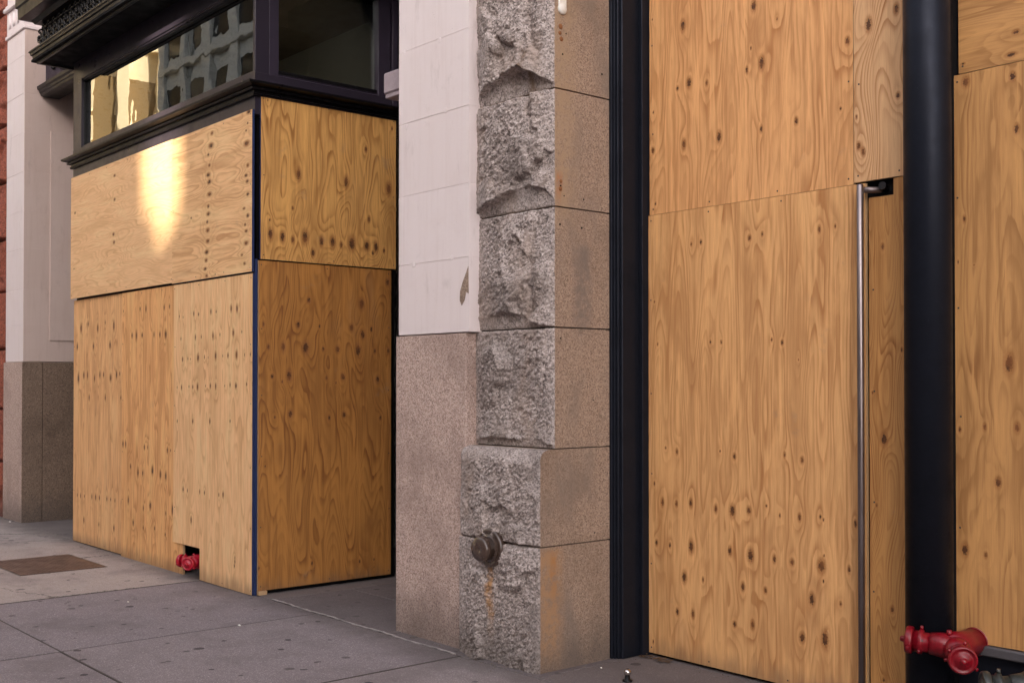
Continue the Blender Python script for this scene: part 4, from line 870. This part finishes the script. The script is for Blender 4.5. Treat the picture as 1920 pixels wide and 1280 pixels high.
bm = bmesh.new(); lathe(bm, [(0, 0.101), (5.4, 0.101)], (-2.637, 4.640, 0.0), (0, 0, 1), 48); to_obj('shaft', bm, M['navy'], col)
bm = bmesh.new(); box(bm, (-2.60, 4.66, 0.0), (-2.545, 4.80, 5.4), 0.003); to_obj('side_plate', bm, M['void'], col)
bs = thing('storefront_base', 'dark storefront base with worn grey ledge under the right-hand plywood', 'storefront base', (-1.9, 4.8, 0))
bm = bmesh.new(); box(bm, (-2.545, 4.68, 0.352), (-1.0, 4.85, 0.395), 0.006); to_obj('ledge', bm, paint('worn_grey_ledge', (0.075, 0.070, 0.075), 0.5, 0.5, chip=(0.25, 0.23, 0.21)), bs)
bm = bmesh.new(); box(bm, (-2.545, 4.72, 0.0), (-1.0, 4.85, 0.351), 0.003); to_obj('base_panel', bm, M['navy'], bs)
bm = bmesh.new(); box(bm, (-2.53, 4.74, 0.396), (-1.0, 4.85, 5.4)); to_obj('backing', bm, M['void'], bs)

# ---------------------------------------------------------------- pipe outlets (siamese connections)
def inlet(parent, org, axis, r, m, L=0.10, cap_t=0.0, capname='cap'):
    ax = Vector(axis).normalized(); O = Vector(org)
    bm = bmesh.new()
    lathe(bm, [(0, r*0.80), (L*0.35, r*0.78), (L*0.42, r*0.98), (L*0.62, r*1.0), (L*0.66, r*0.86), (L, r*0.84)], O, ax, 28)
    barrel = to_obj('swivel_collar', bm, m, parent)
    u = ax.cross(Vector((0, 0, 1))).normalized(); v = u.cross(ax)
    bm = bmesh.new()
    for k in range(3):
        a = rad(90 + 120*k + cap_t); p = O + ax*(L*0.52) + (u*math.cos(a) + v*math.sin(a))*r*0.95
        tube(bm, [p, p + (u*math.cos(a) + v*math.sin(a))*r*0.32], r*0.13, 8)
    sub('lug', bm, m, barrel)
    bm = bmesh.new()
    lathe(bm, [(L*0.98, r*1.04), (L+0.004, r*1.10), (L+0.022, r*1.10), (L+0.028, r*1.03), (L+0.029, r*0.90), (L+0.024, r*0.86), (L+0.026, r*0.60), (L+0.033, r*0.54), (L+0.034, r*0.30), (L+0.036, r*0.26), (L+0.048, r*0.23), (L+0.052, r*0.14), (L+0.053, 0.001)], O, ax, 32)
    cp = to_obj(capname, bm, m, parent)
    bm = bmesh.new()
    for k in range(2):
        a = rad(20 + 180*k + cap_t); p = O + ax*(L+0.012) + (u*math.cos(a) + v*math.sin(a))*r*1.05
        tube(bm, [p, p + (u*math.cos(a) + v*math.sin(a))*r*0.30], r*0.14, 8)
    sub('cap_lug', bm, m, cp)
def siamese(name, label, base, wall_y, m, r, axes, group, reach):
    t = thing(name, label, 'pipe outlet', base, group)
    b = Vector(base)
    bm = bmesh.new()
    tube(bm, [(b.x, wall_y, b.z), (b.x, b.y+0.06, b.z), (b.x, b.y, b.z), (b.x, b.y-0.03, b.z)], [r*1.05, r*1.12, r*1.25, r*0.9], 24)
    for ax, L in axes:
        a = Vector(ax).normalized(); tube(bm, [b + Vector((0, 0.03, 0)) + a*0.0, b + a*reach*0.5, b + a*reach], [r*1.02, r*1.0, r*0.86], 24)
    lathe(bm, [(0, r*1.2), (0.014, r*1.2), (0.02, r*1.1)], (b.x, wall_y, b.z), (0, -1, 0), 28)
    tube(bm, [b + Vector((-r*0.3, -r*0.3, r*0.9)), b + Vector((-r*0.3, -r*0.3, r*1.35))], r*0.22, 8)
    to_obj('body', bm, m, t)
    for i, (ax, L) in enumerate(axes):
        a = Vector(ax).normalized(); inlet(t, b + a*reach, a, r, m, L, 15*i)
    return t
GR = 'capped fire hose outlets'
siamese('fire_hose_outlet', 'chipped red twin hose outlet with two caps beside the round steel column', (-2.465, 4.54, 0.402), 4.72, M['red'], 0.053, (((-1, -0.42, 0.08), 0.07), ((0.62, -0.78, -0.08), 0.055)), None, 0.10)
siamese('hose_outlet', 'grey-green twin hose outlet in the bottom right corner', (-2.095, 4.46, 0.318), 4.72, M['green'], 0.058, (((-0.75, -0.65, -0.02), 0.075), ((0.8, -0.6, 0.0), 0.06)), None, 0.09)
siamese('fire_hose_outlet', 'red twin hose outlet poking through the notch in the plywood by the sidewalk', (-8.35, 3.88, 0.130), 4.32, M['red2'], 0.046, (((-1, -0.55, 0.0), 0.06), ((0.55, -0.84, 0.0), 0.03)), None, 0.07)
bm = bmesh.new(); tube(bm, [(-2.07, 4.50, 0.305), (-2.11, 4.44, 0.325), (-2.16, 4.36, 0.335)], 0.02, 12)
bm.free()

# iron hatch plate in the pavement
h = thing('sidewalk_hatch', 'rusty brown flat iron hatch plate set in the pavement at left', 'hatch plate', (-9.8, 3.2, 0))
bm = bmesh.new(); box(bm, (-10.235, 2.882, -0.02), (-9.355, 3.550, 0.006), 0.003)
for k in range(22):
    y = 2.91 + k*0.029; box(bm, (-10.20, y, 0.0055), (-9.39, y+0.006, 0.008), 0.0015)
to_obj('plate', bm, M['rust'], h)
bm = bmesh.new()
for a, b in (((-10.25, 2.868), (-9.34, 2.881)), ((-10.25, 3.551), (-9.34, 3.565)), ((-10.25, 2.881), (-10.236, 3.551)), ((-9.354, 2.881), (-9.34, 3.551))):
    box(bm, (*a, -0.02), (*b, 0.004), 0.002)
to_obj('rim', bm, M['iron'], h)
# small standpipe stub near the door
st = thing('pipe_stub', 'small shiny metal pipe stub standing on the pavement before the boarded door', 'pipe stub', (-4.055, 4.22, 0))
bm = bmesh.new(); lathe(bm, [(0, 0.026), (0.008, 0.026), (0.010, 0.014), (0.035, 0.014)], (-4.055, 4.215, 0), (0, 0, 1), 16); to_obj('base_flange', bm, M['iron'], st)
bm = bmesh.new(); lathe(bm, [(0, 0.014), (0.006, 0.019), (0.022, 0.019), (0.030, 0.012), (0.032, 0.001)], (-4.055, 4.215, 0.033), (0.3, -0.3, 1), 6); to_obj('nut', bm, M['chrome'], st)
# leaf litter in the door corner
rs = random.Random(5)
bm = bmesh.new()
for k in range(46):
    x = -4.35 + rs.random()*0.20 - 0.02; y = 4.63 + rs.random()*0.075 - (x+4.35)*0.05; a = rs.random()*6.28; L = rs.uniform(0.008, 0.022); z = rs.uniform(0.002, 0.016)
    d = Vector((math.cos(a), math.sin(a), rs.uniform(-.3, .4))); q = Vector((-math.sin(a), math.cos(a), rs.uniform(-.2, .2)))*0.45
    c = Vector((x, y, z)); vs = [bm.verts.new(c + d*L), bm.verts.new(c + q*L), bm.verts.new(c - d*L), bm.verts.new(c - q*L)]
    bm.faces.new(vs)
tag(to_obj('leaf_litter', bm, paint('dead_leaves', (0.13, 0.075, 0.04), 0.9, 0.7)), 'dry brown leaf litter gathered in the corner of the boarded door', 'leaf litter', kind='stuff')
bm = bmesh.new()
for k in range(420):
    q = rs.random()
    if q < 0.35: x = rs.uniform(-5.13, -4.42); y = 3.93 - abs(rs.gauss(0, .05)) if x < -4.5 else rs.uniform(3.9, 4.5)
    elif q < 0.55: x = -4.42 + abs(rs.gauss(0, .04)); y = rs.uniform(3.9, 4.6)
    elif q < 0.75: x = rs.uniform(-4.35, -2.8); y = 4.69 - abs(rs.gauss(0, .05))
    elif q < 0.85: x = rs.uniform(-5.8, -5.13); y = 3.98 - abs(rs.gauss(0, .04))
    else: x = rs.uniform(-11, -7.4); y = 3.84 - abs(rs.gauss(0, .05))
    r = rs.uniform(.0015, .0055); c = Vector((x, y, r*0.4))
    vs = [bm.verts.new(c + Vector((math.cos(a)*r*rs.uniform(.6, 1.3), math.sin(a)*r*rs.uniform(.6, 1.3), rs.uniform(-.2, .3)*r))) for a in (0, 1.6, 3.1, 4.6)]
    tp = bm.verts.new(c + Vector((0, 0, r*0.8)))
    for i in range(4): bm.faces.new((vs[i], vs[(i+1) % 4], tp))
tag(to_obj('grit', bm, paint('street_grit', (0.16, 0.13, 0.11), 0.9, 0.8)), 'grit and dust scattered along the foot of the walls and boards', 'grit', kind='stuff')
# a few white paper scraps and pebbles
for i, (x, y, r, lab) in enumerate(((-4.33, 4.30, .006, 'tiny white pebble before the steel jamb'), (-6.55, 3.33, .010, 'white paper scrap on the pavement before the entrance'), (-13.05, 3.90, .012, 'white scrap at the foot of the far pilaster'), (-7.75, 3.10, .008, 'white crumb on the grey pavement slab before the notched sheet'))):
    bm = bmesh.new(); lathe(bm, [(0, r), (r*0.5, r*0.8), (r*0.8, r*0.3)], (x, y, 0.001), (0.1, 0.2, 1), 7)
    tag(to_obj('litter_scrap', bm, M['plastic']), lab, 'litter')

# ---------------------------------------------------------------- across the street
def window_block(name, label, x0, x1, y0, y1, zt, mw, mg, nx, nz, face='front', z0=1.0, extra=None):
    t = thing(name, label, 'building', ((x0+x1)/2, (y0+y1)/2, 0))
    bm = bmesh.new(); box(bm, (x0, y0, -0.1), (x1, y1, zt))
    if face == 'front': W = x1-x0
    else: W = y1-y0
    bw = W/nx; fh = (zt-z0)/nz
    for j in range(nz+1):        # string courses
        z = z0 + j*fh - 0.25
        if face == 'front': box(bm, (x0-0.1, y1, z), (x1+0.1, y1+0.28, z+0.3), 0.03)
        else: box(bm, (x1, y0-0.1, z), (x1+0.28, y1+0.1, z+0.3), 0.03)
    for i in range(nx+1):        # piers
        if face == 'front':
            p = x0 + i*bw; box(bm, (p-0.35, y1, 0), (p+0.35, y1+0.2, zt-0.3), 0.03)
        else:
            p = y0 + i*bw; box(bm, (x1, p-0.35, 0), (x1+0.2, p+0.35, zt-0.3), 0.03)
    to_obj('wall', bm, mw, t)
    for j in range(nz):
        for i in range(nx):
            z = z0 + j*fh + 0.45; c = (i+0.5)*bw
            bm = bmesh.new()
            ww = bw*0.30
            if face == 'front':
                box(bm, (x0+c-ww, y1-0.01, z), (x0+c+ww, y1+0.03, z+fh*0.62)); 
            else:
                box(bm, (x1-0.01, y0+c-ww, z), (x1+0.03, y0+c+ww, z+fh*0.62))
            to_obj('window', bm, mg, t)
    return t
m_dark = paint('dark_grey_masonry', (0.60, 0.60, 0.55), 0.85, 0.5)
m_grey = paint('grey_limestone', (0.70, 0.69, 0.66), 0.85, 0.4)
m_cream = paint('cream_limestone', (0.95, 0.78, 0.50), 0.8, 0.15)
m_win = paint('dark_window_glass', (0.012, 0.014, 0.016), 0.08, 0.2)
m_warmw = paint('amber_window_glass', (0.30, 0.20, 0.09), 0.3, 0.2)
m_lowb = paint('buff_masonry', (0.50, 0.46, 0.44), 0.85, 0.4)
window_block('opposite_building', 'tall dark grey building across the street', -50.5, -41, -20, -14, 27, m_dark, m_win, 4, 7)
window_block('opposite_building', 'tall pale grey building across the street', -41, -30, -22, -14, 24, m_grey, m_win, 5, 6)
window_block('opposite_building', 'sunlit cream building closing the end of the street', -63, -55.5, -16, 2, 30, m_cream, m_warmw, 9, 5, face='side')
lb = window_block('opposite_building', 'long buff building across the street with an added slotted sun screen on its roof', -29.5, 16, -24, -14.1, 10.9, m_lowb, m_win, 16, 3)
XG = 1.25
bm = bmesh.new(); box(bm, (-29.5, -14.5, 10.9), (XG-0.50, -14.12, 15.6)); box(bm, (XG+0.40, -14.5, 10.9), (16, -14.12, 15.6));  # unseen screen added to block the sun; its slot shapes the light patch
for (xa, xb, za, zb) in ((XG-0.50, XG-0.12, 10.9, 11.42), (XG+0.22, XG+0.40, 10.9, 11.30), (XG-0.12, XG+0.22, 10.9, 10.95), (XG-0.50, XG-0.36, 11.42, 11.80)): box(bm, (xa, -14.5, za), (xb, -14.3, zb))

to_obj('sun_screen', bm, m_lowb, lb)

# every loose piece of these becomes a part of its own
def split_islands(o):
    bm = bmesh.new(); bm.from_mesh(o.data); bm.verts.ensure_lookup_table()
    seen = [-1]*len(bm.verts); n = 0
    for v in bm.verts:
        if seen[v.index] >= 0: continue
        st = [v]; seen[v.index] = n
        while st:
            q = st.pop()
            for e in q.link_edges:
                r = e.other_vert(q)
                if seen[r.index] < 0: seen[r.index] = n; st.append(r)
        n += 1
    bm.free()
    if n < 2: return
    src = o.data
    for k in range(n):
        me = src.copy(); b2 = bmesh.new(); b2.from_mesh(me); b2.verts.ensure_lookup_table()
        bmesh.ops.delete(b2, geom=[v for v in b2.verts if seen[v.index] != k], context='VERTS'); b2.to_mesh(me); b2.free()
        if k == 0: o.data = me
        else:
            c = o.copy(); c.data = me; SC.collection.objects.link(c)
            c.parent = o.parent; c.matrix_parent_inverse = o.matrix_parent_inverse.copy()
NAMES = ('side_post', 'corner_post', 'drill_hole_plug', 'rusty_anchor', 'filler_dab', 'glazing_bead', 'panel_strip', 'lug', 'cap_lug', 'door_frame', 'rim', 'sun_screen')
for o in list(SC.objects):
    if o.type == 'MESH' and o.name.split('.')[0] in NAMES: split_islands(o)
